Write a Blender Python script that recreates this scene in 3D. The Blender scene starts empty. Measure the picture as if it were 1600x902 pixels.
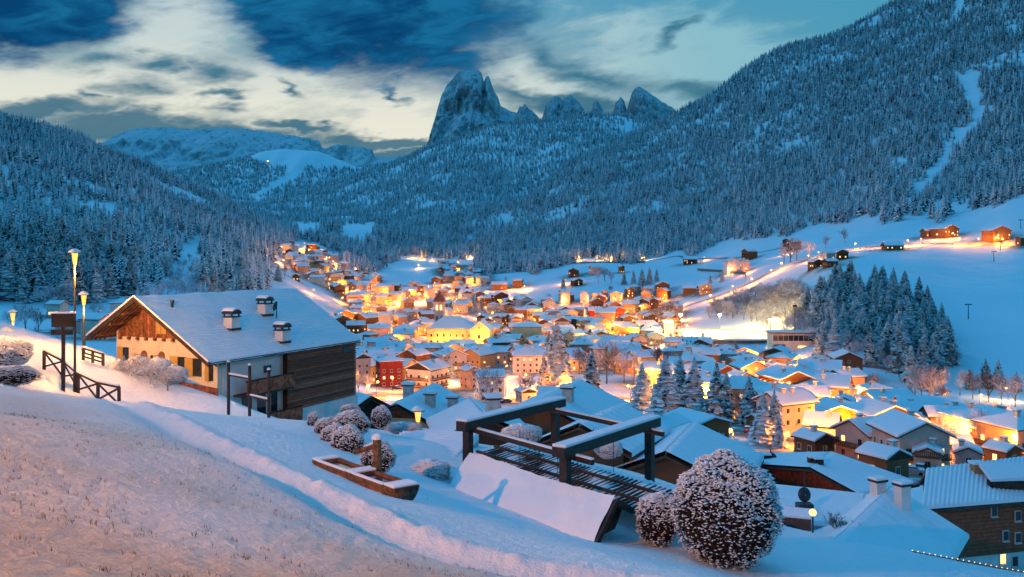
import bpy, math, random
import numpy as np
from mathutils import Vector, Matrix

random.seed(7)
RNG = np.random.default_rng(11)
SC = bpy.context.scene
COL = SC.collection
R = math.radians

# ------------------------------------------------------------------ camera
F, CX, HY = 1386.0, 800.0, 400.0          # focal length, centre column and horizon row of the 1600 x 902 photograph
cam_d = bpy.data.cameras.new('camera')
cam = bpy.data.objects.new('camera', cam_d)
COL.objects.link(cam)
cam.location = (0, 0, 0)
cam.rotation_euler = (R(90), 0, 0)
cam_d.sensor_width = 36.0
cam_d.lens = 36.0 * F / 1600.0
cam_d.shift_y = -(451.0 - HY) / 1600.0
cam_d.clip_start = 0.1
cam_d.clip_end = 60000.0
SC.camera = cam
def P(x, y, D):
    "pixel of the photograph + forward distance -> world point"
    return Vector(((x - CX) / F * D, D, (HY - y) / F * D))

# ------------------------------------------------------------------ render / view
SC.render.engine = 'CYCLES'
SC.view_settings.view_transform = 'Standard'
SC.view_settings.look = 'None'
SC.view_settings.exposure = 0.0
SC.view_settings.gamma = 1.0
SC.cycles.use_denoising = True
SC.cycles.use_adaptive_sampling = True
SC.cycles.adaptive_threshold = 0.025
SC.cycles.max_bounces = 4
SC.cycles.diffuse_bounces = 2
SC.cycles.glossy_bounces = 2
SC.cycles.transmission_bounces = 3
SC.cycles.volume_bounces = 0
SC.cycles.sample_clamp_indirect = 4.0
SC.cycles.use_light_tree = True

# ------------------------------------------------------------------ node helper
class NT:
    def __init__(s, tree):
        s.t = tree; s.n = tree.nodes; s.l = tree.links
    def node(s, typ, **kw):
        n = s.n.new(typ)
        for k, v in kw.items(): setattr(n, k, v)
        return n
    def put(s, sock, v):
        if hasattr(v, 'is_linked') or isinstance(v, bpy.types.NodeSocket): s.l.new(v, sock)
        else: sock.default_value = v
    def m(s, op, a, b=None, c=None, clamp=False):
        n = s.n.new('ShaderNodeMath'); n.operation = op; n.use_clamp = clamp
        s.put(n.inputs[0], a)
        if b is not None: s.put(n.inputs[1], b)
        if c is not None: s.put(n.inputs[2], c)
        return n.outputs[0]
    def mix(s, f, a, b, blend='MIX'):
        n = s.n.new('ShaderNodeMix'); n.data_type = 'RGBA'; n.blend_type = blend
        s.put(n.inputs[0], f); s.put(n.inputs[6], a); s.put(n.inputs[7], b)
        return n.outputs[2]
    def noise(s, vec, scale, detail=3, rough=.55, dist=0.0):
        n = s.n.new('ShaderNodeTexNoise')
        if vec is not None: s.l.new(vec, n.inputs['Vector'])
        n.inputs['Scale'].default_value = scale; n.inputs['Detail'].default_value = detail
        n.inputs['Roughness'].default_value = rough; n.inputs['Distortion'].default_value = dist
        return n.outputs[0]
    def step(s, v, a, b):
        "smooth 0..1 ramp of v between a and b"
        n = s.n.new('ShaderNodeMapRange'); n.interpolation_type = 'SMOOTHSTEP'
        s.put(n.inputs[0], v); n.inputs[1].default_value = a; n.inputs[2].default_value = b
        return n.outputs[0]
    def comb(s, x, y, z):
        n = s.n.new('ShaderNodeCombineXYZ'); s.put(n.inputs[0], x); s.put(n.inputs[1], y); s.put(n.inputs[2], z)
        return n.outputs[0]

def rgb(r, g, b): return (r, g, b, 1.0)

# ------------------------------------------------------------------ sky
SUN_EL, SUN_AZ = 1.0, -14.0                # degrees; azimuth from straight ahead, minus = towards the bright gap in the clouds
W = bpy.data.worlds.new('World'); SC.world = W; W.use_nodes = True
w = NT(W.node_tree); w.n.clear()
tc = w.node('ShaderNodeTexCoord'); sep = w.node('ShaderNodeSeparateXYZ')
w.l.new(tc.outputs['Generated'], sep.inputs[0])
DX, DY, DZ = sep.outputs
az = w.m('MULTIPLY', w.m('ARCTAN2', DX, DY), 57.29578)
el = w.m('MULTIPLY', w.m('ARCSINE', DZ), 57.29578)
sky = w.node('ShaderNodeTexSky', sky_type='NISHITA'); sky.sun_disc = False
sky.sun_elevation = R(SUN_EL); sky.sun_rotation = R(SUN_AZ)
sky.altitude = 1300; sky.air_density = 1.0; sky.dust_density = 0.4; sky.ozone_density = 4.0
# clear air: blue overhead, pale towards the horizon on the side where the sun is coming up
base = w.mix(1.0, sky.outputs[0], rgb(.060, .085, .105), 'MULTIPLY')
blue = w.mix(w.step(el, 8, 45), rgb(.085, .41, .58), rgb(.020, .37, .84))
azd = w.m('ABSOLUTE', w.m('SUBTRACT', az, SUN_AZ))
glow = w.m('MULTIPLY', w.step(azd, 42, 4), w.step(el, 19, 6))
clear = w.mix(glow, blue, rgb(.62, .66, .56))
clear = w.mix(.25, clear, base, 'MIX')
# clouds: streaky, warped noise on (azimuth, elevation) plus the banks that stand in this sky
flow = w.comb(w.m('ADD', w.m('MULTIPLY', az, .10), w.m('MULTIPLY', el, .08)), w.m('SUBTRACT', w.m('MULTIPLY', el, .30), w.m('MULTIPLY', az, .05)), 3.1)
wn = w.node('ShaderNodeTexNoise'); w.l.new(flow, wn.inputs['Vector'])
wn.inputs['Scale'].default_value = 1.5; wn.inputs['Detail'].default_value = 4; wn.inputs['Roughness'].default_value = .62
ws = w.node('ShaderNodeSeparateColor'); w.l.new(wn.outputs[1], ws.inputs[0])
flow2 = w.comb(w.m('ADD', w.m('MULTIPLY', az, .20), w.m('MULTIPLY', el, .22)), w.m('SUBTRACT', w.m('MULTIPLY', el, .75), w.m('MULTIPLY', az, .20)), 7.7)
n2 = w.noise(flow2, 1.0, 4, .6, .5)
nz = w.m('SUBTRACT', ws.outputs[2], .5); nz2 = w.m('SUBTRACT', n2, .5)
wob = w.m('ADD', w.m('MULTIPLY', nz, 1.2), w.m('MULTIPLY', nz2, 1.5))
AZ0, EL0 = az, el
az = w.m('ADD', az, w.m('MULTIPLY', w.m('SUBTRACT', ws.outputs[0], .5), 7.0))
el = w.m('ADD', el, w.m('MULTIPLY', w.m('SUBTRACT', ws.outputs[1], .5), 3.2))
AE = w.comb(az, el, 0.0)
def blob(ca, ce, ra, re, tilt=0.0):
    "distance from the middle of an elliptical bank, 1 on its rim"
    n = w.node('ShaderNodeMapping', vector_type='TEXTURE'); w.l.new(AE, n.inputs[0])
    n.inputs[1].default_value = (ca, ce, 0); n.inputs[2].default_value = (0, 0, R(tilt)); n.inputs[3].default_value = (ra, re, 1)
    k = w.node('ShaderNodeVectorMath', operation='LENGTH'); w.l.new(n.outputs[0], k.inputs[0])
    return k.outputs[1]
def union(lst):
    r = lst[0]
    for b in lst[1:]: r = w.m('MINIMUM', r, b)
    return w.m('SUBTRACT', 1.0, r)
def pxd(x, y):
    X, Z = (x - CX) / F, (HY - y) / F
    return math.degrees(math.atan2(X, 1)), math.degrees(math.atan2(Z, math.hypot(X, 1)))
def pb(x, y, rx, ry, tilt=0):
    a, e = pxd(x, y); return blob(a, e, rx / F * 57.3, ry / F * 57.3, tilt)
big = union([pb(590, 10, 260, 125, -4), pb(470, 40, 160, 70, -25), pb(40, 10, 170, 75, 8), pb(-250, -40, 260, 100)])
dark1 = w.step(w.m('ADD', big, w.m('MULTIPLY', wob, .55)), -.12, .42)
puffs = union([pb(240, 141, 62, 24, 8), pb(338, 113, 60, 22, -8), pb(255, 97, 62, 18, 4), pb(178, 92, 60, 18, 12), pb(170, 154, 24, 8), pb(345, 147, 30, 10), pb(350, 170, 50, 12, 4), pb(460, 148, 40, 10, -20), pb(620, 152, 36, 8, -25),
               pb(880, 95, 70, 26, -24), pb(800, 140, 75, 20, -20), pb(930, 125, 110, 18, -10), pb(1045, 50, 48, 13, 20), pb(720, 85, 60, 20, -25)])
dark2 = w.m('MULTIPLY', w.step(w.m('ADD', puffs, w.m('MULTIPLY', wob, .80)), -.25, 1.0), .95)
low = union([pb(60, 178, 160, 17, 7), pb(200, 198, 170, 24, 5), pb(330, 207, 230, 22, -1), pb(470, 196, 70, 10, -9), pb(610, 222, 150, 13, -2), pb(500, 240, 300, 14), pb(900, 168, 130, 22, -6), pb(-260, 170, 260, 30), pb(1250, 150, 260, 26, -6)])
dark3 = w.m('MULTIPLY', w.step(w.m('ADD', low, w.m('MULTIPLY', wob, .50)), -.15, .60), .92)
# thin bright veil
veil = w.m('MULTIPLY', w.step(w.m('ADD', union([pb(250, 70, 130, 120, -25), pb(300, 150, 520, 75, 2), pb(640, 190, 160, 80, -20), pb(840, 130, 120, 60, -25), pb(1080, 90, 240, 90, -12)]), w.m('MULTIPLY', wob, .9)), -.05, .75), .92)
veilc = w.mix(w.step(AZ0, -4, 14), w.mix(w.step(EL0, 7.5, 14), rgb(.86, .84, .70), rgb(.58, .68, .68)), rgb(.26, .52, .60))
c = w.mix(veil, clear, veilc)
c = w.mix(dark2, c, w.mix(w.step(el, 5, 14), rgb(.040, .150, .210), rgb(.030, .17, .28)))
c = w.mix(dark3, c, rgb(.028, .150, .235))
dcol = w.mix(w.step(w.m('ADD', n2, w.m('MULTIPLY', nz, .6)), .3, .72), rgb(.002, .055, .165), rgb(.010, .155, .330))
c = w.mix(dark1, c, dcol)
bg = w.node('ShaderNodeBackground'); w.l.new(c, bg.inputs[0]); bg.inputs[1].default_value = 1.0
out = w.node('ShaderNodeOutputWorld'); w.l.new(bg.outputs[0], out.inputs[0])
W.cycles.sampling_method = 'MANUAL'; W.cycles.sample_map_resolution = 256

# ------------------------------------------------------------------ sun: before sunrise, only the soft glow of the bright part of the sky
sun_d = bpy.data.lights.new('sun', 'SUN'); sun = bpy.data.objects.new('sun', sun_d); COL.objects.link(sun)
sun_d.energy = 0.55; sun_d.angle = R(40); sun_d.color = (.30, .64, 1.0)
_sd = Vector((math.sin(R(SUN_AZ - 30)) * math.cos(R(42)), math.cos(R(SUN_AZ - 30)) * math.cos(R(42)), math.sin(R(42))))
sun.rotation_euler = (-_sd).to_track_quat('-Z', 'Y').to_euler()

# ------------------------------------------------------------------ numpy noise
def _hash(ix, iy, seed):
    h = (ix.astype(np.int64) * 374761393 + iy.astype(np.int64) * 668265263 + seed * 1442695041) & 0xFFFFFFFF
    h = ((h ^ (h >> 13)) * 1274126177) & 0xFFFFFFFF
    return ((h ^ (h >> 16)) & 0xFFFF) / 65535.0
def vnoise(x, y, seed=0):
    x = np.asarray(x, float); y = np.asarray(y, float)
    ix = np.floor(x); iy = np.floor(y); fx = x - ix; fy = y - iy
    ux = fx * fx * (3 - 2 * fx); uy = fy * fy * (3 - 2 * fy)
    a = _hash(ix, iy, seed); b = _hash(ix + 1, iy, seed); c_ = _hash(ix, iy + 1, seed); d = _hash(ix + 1, iy + 1, seed)
    return (a + (b - a) * ux + (c_ - a) * uy + (a - b - c_ + d) * ux * uy) * 2 - 1
def fbm(x, y, oct=4, seed=0, gain=.5):
    s_, amp = 0.0, 1.0
    for o in range(oct):
        s_ = s_ + amp * vnoise(x * 2 ** o + 17.3 * o, y * 2 ** o - 9.1 * o, seed + o); amp *= gain
    return s_
def ridged(x, y, oct=5, seed=0, gain=.55):
    s_, amp = 0.0, 1.0
    for o in range(oct):
        s_ = s_ + amp * (1 - 2 * np.abs(vnoise(x * 2 ** o + 5.7 * o, y * 2 ** o + 3.3 * o, seed + o))); amp *= gain
    return s_

# ------------------------------------------------------------------ object helpers
def tag(o, label=None, cat=None, group=None, kind=None):
    if label: o['label'] = label
    if cat: o['category'] = cat
    if group: o['group'] = group
    if kind: o['kind'] = kind
    return o
def link(o, parent=None):
    COL.objects.link(o)
    if parent is not None: o.parent = parent
    return o
def empty(name, loc=(0, 0, 0), rz=0.0):
    o = bpy.data.objects.new(name, None); o.empty_display_size = .5
    o.location = loc; o.rotation_euler = (0, 0, rz); return link(o)
def mesh_obj(name, verts, faces, mat, parent=None, smooth=False, mats=None, midx=None):
    me = bpy.data.meshes.new(name); me.from_pydata([tuple(v) for v in verts], [], faces); me.update()
    for m_ in (mats or [mat]): me.materials.append(m_)
    if midx is not None: me.polygons.foreach_set('material_index', midx)
    if smooth: me.polygons.foreach_set('use_smooth', [True] * len(me.polygons))
    return link(bpy.data.objects.new(name, me), parent)
def grid_mesh(name, V, nu, nv, mat, parent=None, smooth=True, wrap=False):
    "V: (nu*nv,3) array, index = i*nv + j"
    nu_ = nu if wrap else nu - 1
    i, j = np.meshgrid(np.arange(nu_), np.arange(nv - 1), indexing='ij')
    i2 = (i + 1) % nu
    q = np.stack([i * nv + j, i2 * nv + j, i2 * nv + j + 1, i * nv + j + 1], -1).reshape(-1, 4)
    me = bpy.data.meshes.new(name)
    me.vertices.add(len(V)); me.vertices.foreach_set('co', np.asarray(V, np.float32).ravel())
    me.loops.add(q.size); me.loops.foreach_set('vertex_index', q.ravel().astype(np.int32))
    me.polygons.add(len(q)); me.polygons.foreach_set('loop_start', (np.arange(len(q)) * 4).astype(np.int32))
    me.polygons.foreach_set('loop_total', np.full(len(q), 4, np.int32))
    if smooth: me.polygons.foreach_set('use_smooth', np.ones(len(q), bool))
    me.update(calc_edges=True); me.materials.append(mat)
    return link(bpy.data.objects.new(name, me), parent)
class MB:
    "collects shapes for ONE mesh"
    def __init__(s): s.v = []; s.f = []; s.mi = []
    def add(s, vs, fs, mi=0):
        k = len(s.v); s.v += [tuple(v) for v in vs]; s.f += [tuple(i + k for i in f) for f in fs]; s.mi += [mi] * len(fs)
    def box(s, x0, y0, z0, x1, y1, z1, mi=0):
        s.add([(x0, y0, z0), (x1, y0, z0), (x1, y1, z0), (x0, y1, z0), (x0, y0, z1), (x1, y0, z1), (x1, y1, z1), (x0, y1, z1)],
              [(3, 2, 1, 0), (4, 5, 6, 7), (0, 1, 5, 4), (1, 2, 6, 5), (2, 3, 7, 6), (3, 0, 4, 7)], mi)
    def hexa(s, p, mi=0):
        "eight corners: bottom loop then top loop"
        s.add(p, [(3, 2, 1, 0), (4, 5, 6, 7), (0, 1, 5, 4), (1, 2, 6, 5), (2, 3, 7, 6), (3, 0, 4, 7)], mi)
    def slab(s, a, b, c_, d, t, mi=0):
        "quad a b c d (counter-clockwise from outside) thickened by t along its normal"
        a, b, c_, d = map(Vector, (a, b, c_, d)); n = (b - a).cross(d - a).normalized() * t
        s.hexa([a, b, c_, d, a + n, b + n, c_ + n, d + n], mi)
    def bar(s, a, b, wx, wz, mi=0, up=(0, 0, 1)):
        a, b = Vector(a), Vector(b); d = (b - a).normalized(); u = Vector(up)
        sd = d.cross(u)
        if sd.length < 1e-4: sd = d.cross(Vector((0, 1, 0)))
        sd.normalize(); u2 = sd.cross(d)
        o = [sd * (i * wx / 2) + u2 * (j * wz / 2) for i, j in ((-1, -1), (1, -1), (1, 1), (-1, 1))]
        s.add([a + q for q in o] + [b + q for q in o], [(0, 1, 2, 3), (7, 6, 5, 4), (1, 0, 4, 5), (2, 1, 5, 6), (3, 2, 6, 7), (0, 3, 7, 4)], mi)
    def tube(s, pts, rad, n=8, mi=0, cap=True):
        pts = [Vector(p) for p in pts]; k0 = len(s.v); rs = rad if isinstance(rad, (list, tuple)) else [rad] * len(pts)
        ref = Vector((0, 0, 1))
        for i, p in enumerate(pts):
            d = (pts[min(i + 1, len(pts) - 1)] - pts[max(i - 1, 0)]).normalized()
            if abs(d.dot(ref)) > .95: ref = Vector((1, 0, 0))
            sd = d.cross(ref).normalized(); u2 = sd.cross(d)
            for k in range(n):
                t = 2 * math.pi * k / n
                s.v.append(tuple(p + (sd * math.cos(t) + u2 * math.sin(t)) * rs[i]))
        for i in range(len(pts) - 1):
            for k in range(n):
                a = k0 + i * n + k; b = k0 + i * n + (k + 1) % n
                s.f.append((a, b, b + n, a + n)); s.mi.append(mi)
        if cap:
            s.f.append(tuple(k0 + k for k in range(n))[::-1]); s.mi.append(mi)
            e = k0 + (len(pts) - 1) * n; s.f.append(tuple(e + k for k in range(n))); s.mi.append(mi)
    def lathe(s, prof, n=16, mi=0, c=(0, 0, 0)):
        k0 = len(s.v)
        for r_, z in prof:
            for k in range(n):
                t = 2 * math.pi * k / n; s.v.append((c[0] + r_ * math.cos(t), c[1] + r_ * math.sin(t), c[2] + z))
        for i in range(len(prof) - 1):
            for k in range(n):
                a = k0 + i * n + k; b = k0 + i * n + (k + 1) % n
                s.f.append((a, b, b + n, a + n)); s.mi.append(mi)
    def mesh(s, name, mats, smooth=False):
        me = bpy.data.meshes.new(name); me.from_pydata(s.v, [], s.f); me.update()
        for m_ in (mats if isinstance(mats, (list, tuple)) else [mats]): me.materials.append(m_)
        me.polygons.foreach_set('material_index', s.mi)
        if smooth: me.polygons.foreach_set('use_smooth', [True] * len(me.polygons))
        return me
    def build(s, name, mats, parent=None, smooth=False):
        return link(bpy.data.objects.new(name, s.mesh(name, mats, smooth)), parent)
def copy_tree(o, parent=None):
    c_ = o.copy(); COL.objects.link(c_); c_.parent = parent
    for ch in o.children: copy_tree(ch, c_)
    return c_
def inst(name, me, parent=None, loc=(0, 0, 0), rz=0.0, sc=1.0):
    o = bpy.data.objects.new(name, me); o.location = loc; o.rotation_euler = (0, 0, rz)
    o.scale = sc if isinstance(sc, (tuple, list)) else (sc, sc, sc)
    return link(o, parent)

# ------------------------------------------------------------------ materials
MATS = {}
def mat(name, col, rough=.8, spec=.3, var=.15, nscale=3.0, bump=0.0, bscale=20.0, metal=0.0, coord='Object'):
    if name in MATS: return MATS[name]
    m_ = bpy.data.materials.new(name); m_.use_nodes = True; t = NT(m_.node_tree)
    b = t.n['Principled BSDF']; b.inputs['Roughness'].default_value = rough; b.inputs['Specular IOR Level'].default_value = spec
    b.inputs['Metallic'].default_value = metal
    c0 = t.node('ShaderNodeTexCoord').outputs[coord]
    n = t.noise(c0, nscale, 4, .6)
    dk = tuple(max(0, v * (1 - var)) for v in col); lt = tuple(min(1, v * (1 + var)) for v in col)
    t.l.new(t.mix(t.step(n, .3, .7), rgb(*dk), rgb(*lt)), b.inputs['Base Color'])
    if bump:
        bn = t.node('ShaderNodeBump'); bn.inputs['Strength'].default_value = bump; bn.inputs['Distance'].default_value = .05
        t.l.new(t.noise(c0, bscale, 5, .65), bn.inputs['Height']); t.l.new(bn.outputs[0], b.inputs['Normal'])
    MATS[name] = m_; return m_
def glowmat(name, col, strength, body=(.3, .25, .2)):
    if name in MATS: return MATS[name]
    m_ = bpy.data.materials.new(name); m_.use_nodes = True; b = m_.node_tree.nodes['Principled BSDF']
    b.inputs['Base Color'].default_value = rgb(*body); b.inputs['Emission Color'].default_value = rgb(*col); b.inputs['Emission Strength'].default_value = strength
    m_.cycles.emission_sampling = 'NONE'
    MATS[name] = m_; return m_
def snow_mat(name, scale, bump, dist, fine=0.0, dirt=None, dirt_at=.72, town=False):
    m_ = bpy.data.materials.new(name); m_.use_nodes = True; t = NT(m_.node_tree); b = t.n['Principled BSDF']
    b.inputs['Roughness'].default_value = .75; b.inputs['Specular IOR Level'].default_value = .25
    g = t.node('ShaderNodeNewGeometry').outputs['Position']
    n = t.noise(g, scale, 5, .6)
    col = t.mix(n, rgb(.74, .79, .84), rgb(.86, .88, .90))
    h = n
    if fine:
        nf = t.noise(g, scale * 7, 4, .7); h = t.m('ADD', n, t.m('MULTIPLY', nf, fine))
        if dirt: col = t.mix(t.m('MULTIPLY', t.step(nf, dirt_at - .05, dirt_at + .05), .8), col, rgb(*dirt))
    if town:   # gritted, trodden ground between the houses
        at = t.node('ShaderNodeAttribute', attribute_name='trodden').outputs['Fac']; n3 = t.noise(g, .16, 4, .65)
        col = t.mix(t.m('MULTIPLY', at, t.step(n3, .30, .52)), col, t.mix(t.noise(g, .5, 3, .6), rgb(.15, .115, .085), rgb(.36, .28, .21)))
    t.l.new(col, b.inputs['Base Color'])
    bn = t.node('ShaderNodeBump'); bn.inputs['Strength'].default_value = bump; bn.inputs['Distance'].default_value = dist
    t.l.new(h, bn.inputs['Height']); t.l.new(bn.outputs[0], b.inputs['Normal'])
    MATS[name] = m_; return m_
M_SNOW = snow_mat('snow_ground', .02, .6, 4.0, town=True)
def meadow_mat():
    m_ = bpy.data.materials.new('snow_meadow'); m_.use_nodes = True; t = NT(m_.node_tree); b = t.n['Principled BSDF']
    b.inputs['Roughness'].default_value = .8; b.inputs['Specular IOR Level'].default_value = .2
    g = t.node('ShaderNodeNewGeometry').outputs['Position']; at = t.node('ShaderNodeAttribute', attribute_name='thin').outputs['Fac']
    n = t.noise(g, 3.0, 5, .6); nf = t.noise(g, 17.0, 5, .7); ng_ = t.noise(g, 6.0, 4, .65)
    col = t.mix(n, rgb(.74, .79, .84), rgb(.86, .88, .90))
    thin = t.m('MULTIPLY', at, t.step(t.m('ADD', t.m('MULTIPLY', nf, .6), t.m('MULTIPLY', ng_, .4)), .05, .60))
    col = t.mix(thin, col, t.mix(ng_, rgb(.50, .35, .25), rgb(.64, .47, .35)))
    dirt = t.m('MULTIPLY', at, t.step(nf, .66, .76)); col = t.mix(t.m('MULTIPLY', dirt, .7), col, rgb(.10, .065, .04))
    t.l.new(col, b.inputs['Base Color'])
    bn = t.node('ShaderNodeBump'); bn.inputs['Strength'].default_value = .9; bn.inputs['Distance'].default_value = .08
    t.l.new(t.m('ADD', t.m('ADD', n, t.m('MULTIPLY', nf, .5)), t.m('MULTIPLY', dirt, -.25)), bn.inputs['Height']); t.l.new(bn.outputs[0], b.inputs['Normal'])
    return m_
M_SNOW_NEAR = meadow_mat()
M_SNOW_ROOF = snow_mat('snow_roof', 1.1, .7, .14, fine=.12)

# ------------------------------------------------------------------ the lie of the land
# profile of the ground along view columns: forward distance and the picture row at which it stands
PROF = {
 -500: [(60, 560), (120, 560), (250, 500), (400, 440), (800, 260), (1300, 110), (1800, 60), (2600, 120), (6500, 300)],
 -200: [(60, 585), (120, 600), (250, 530), (400, 465), (550, 410), (800, 300), (1100, 210), (1500, 140), (1900, 180), (2600, 250), (6500, 330)],
 0:    [(60, 605), (120, 630), (250, 548), (400, 482), (550, 440), (800, 345), (1100, 258), (1500, 197), (1900, 235), (2600, 300), (6500, 340)],
 150:  [(60, 630), (120, 640), (250, 550), (420, 482), (550, 445), (800, 365), (1100, 295), (1600, 243), (2000, 275), (3000, 325), (6500, 345)],
 300:  [(60, 700), (120, 660), (250, 570), (450, 484), (600, 440), (900, 380), (1300, 335), (1700, 302), (2000, 320), (3000, 335), (4500, 330), (6500, 345)],
 430:  [(60, 740), (120, 665), (250, 590), (400, 530), (600, 470), (900, 421), (1300, 385), (1700, 364), (2000, 366), (3000, 345), (4500, 312), (5200, 316), (6500, 345)],
 500:  [(60, 760), (120, 690), (200, 640), (280, 608), (400, 566), (616, 508), (900, 455), (1200, 418), (1600, 390), (2000, 372), (2600, 352), (3500, 328), (4500, 296), (5200, 296), (6500, 330)],
 600:  [(60, 790), (100, 710), (150, 675), (200, 655), (280, 632), (380, 602), (500, 571), (616, 546), (800, 507), (1000, 470), (1300, 436), (1600, 412), (1900, 393), (2400, 362), (3200, 320), (4200, 278), (5000, 270), (6500, 310)],
 700:  [(60, 820), (100, 735), (150, 690), (200, 665), (280, 636), (380, 602), (500, 571), (616, 549), (800, 513), (1000, 477), (1300, 441), (1600, 413), (1750, 404), (2000, 386), (2600, 338), (3500, 268), (4300, 228), (5000, 240), (6500, 300)],
 800:  [(60, 850), (100, 750), (150, 698), (200, 672), (280, 640), (380, 602), (500, 570), (616, 548), (800, 513), (1000, 480), (1200, 446), (1450, 416), (1600, 403), (1900, 372), (2300, 338), (2700, 338), (3200, 285), (3700, 235), (4300, 190), (5000, 215), (6500, 290)],
 900:  [(60, 870), (100, 760), (150, 704), (200, 675), (280, 640), (380, 600), (500, 566), (616, 544), (800, 506), (1000, 468), (1150, 440), (1300, 420), (1400, 410), (1600, 388), (2000, 325), (2600, 264), (3000, 272), (3600, 222), (4300, 186), (5000, 215), (6500, 290)],
 1000: [(60, 880), (100, 770), (150, 710), (200, 680), (280, 640), (380, 598), (500, 561), (616, 540), (800, 500), (950, 470), (1100, 440), (1250, 420), (1380, 409), (1600, 380), (2000, 312), (2500, 246), (3000, 210), (3500, 238), (4300, 192), (5000, 220), (6500, 300)],
 1100: [(60, 890), (100, 780), (150, 722), (200, 688), (280, 640), (400, 586), (500, 560), (616, 534), (700, 510), (850, 470), (1000, 440), (1200, 415), (1400, 393), (1700, 338), (2200, 245), (2700, 178), (3000, 156), (3500, 190), (5000, 270), (6500, 310)],
 1200: [(60, 890), (100, 790), (150, 732), (200, 692), (280, 638), (400, 585), (480, 560), (560, 536), (640, 500), (720, 468), (850, 432), (1000, 405), (1200, 384), (1400, 348), (1800, 258), (2300, 160), (2800, 100), (3300, 140), (5000, 260), (6500, 320)],
 1300: [(60, 890), (100, 795), (150, 738), (200, 698), (300, 638), (400, 583), (450, 555), (520, 505), (600, 455), (700, 413), (800, 396), (1000, 378), (1150, 360), (1400, 310), (1800, 212), (2300, 115), (2700, 60), (3200, 110), (5000, 250), (6500, 320)],
 1400: [(60, 890), (100, 798), (150, 742), (200, 705), (300, 648), (380, 606), (450, 552), (520, 492), (600, 440), (700, 402), (800, 383), (900, 368), (1000, 350), (1300, 280), (1700, 180), (2200, 75), (2600, 8), (3200, 60), (5000, 220), (6500, 320)],
 1500: [(60, 895), (100, 800), (150, 745), (200, 708), (300, 652), (380, 618), (420, 598), (500, 525), (600, 452), (700, 405), (800, 372), (900, 350), (1000, 331), (1300, 250), (1700, 130), (2200, 15), (2600, -50), (3200, 10), (5000, 200), (6500, 320)],
 1600: [(60, 900), (100, 800), (150, 745), (200, 708), (300, 655), (380, 622), (420, 598), (500, 520), (600, 450), (700, 392), (800, 344), (900, 304), (1000, 290), (1300, 210), (1700, 82), (2200, -45), (2600, -110), (3200, -40), (5000, 180), (6500, 320)],
 1850: [(60, 900), (100, 790), (150, 730), (200, 690), (300, 630), (420, 560), (500, 490), (700, 350), (900, 255), (1300, 120), (1700, -20), (2200, -150), (2600, -220), (3200, -140), (6500, 300)],
 2200: [(60, 880), (150, 700), (300, 590), (500, 430), (700, 300), (900, 200), (1300, 40), (1800, -120), (2600, -250), (6500, 280)],
}
_cx = np.array(sorted(PROF)); DN = np.exp(np.linspace(math.log(58), math.log(6500), 300))
def pchip(xk, yk, x):
    xk = np.asarray(xk, float); yk = np.asarray(yk, float); h = np.diff(xk); d = np.diff(yk) / h
    m_ = np.zeros(len(xk)); m_[0] = d[0]; m_[-1] = d[-1]
    for i in range(1, len(xk) - 1):
        if d[i - 1] * d[i] > 0:
            w1 = 2 * h[i] + h[i - 1]; w2 = h[i] + 2 * h[i - 1]; m_[i] = (w1 + w2) / (w1 / d[i - 1] + w2 / d[i])
    k = np.clip(np.searchsorted(xk, x) - 1, 0, len(h) - 1); t = (x - xk[k]) / h[k]
    return ((1 + 2 * t) * (1 - t) ** 2 * yk[k] + t * (1 - t) ** 2 * h[k] * m_[k] + t * t * (3 - 2 * t) * yk[k + 1] + t * t * (t - 1) * h[k] * m_[k + 1])
_rows = np.stack([pchip([math.log(a) for a, _ in PROF[c_]], [b for _, b in PROF[c_]], np.log(DN)) for c_ in _cx])   # picture rows
XN = np.arange(-500, 2201, 5.0)
_tab = np.stack([pchip(_cx, _rows[:, j], XN) for j in range(len(DN))], 1)
for _ in range(2):                          # soften the seams between columns
    _tab[1:-1] = (_tab[:-2] + 2 * _tab[1:-1] + _tab[2:]) / 4
ZT = (HY - _tab) / F * DN[None, :]
_WX = (XN[:, None] - CX) / F * DN[None, :]; _WY = np.broadcast_to(DN[None, :], ZT.shape)
_rel = np.clip((DN - 900) / 1500, 0, 1)[None, :]
_left = np.clip((430 - XN) / 120, 0, 1)[:, None] * np.clip((DN - 400) / 300, 0, 1)[None, :]
_amp = np.maximum(_rel, _left * .6)
ZT = ZT + _amp * (ridged(_WX / 620, _WY / 620, 4, 3) * 22 + fbm(_WX / 160, _WY / 160, 3, 8) * 7) + .5 * fbm(_WX / 45, _WY / 45, 2, 5) * np.clip((DN - 200) / 300, 0, 1)[None, :]
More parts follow.
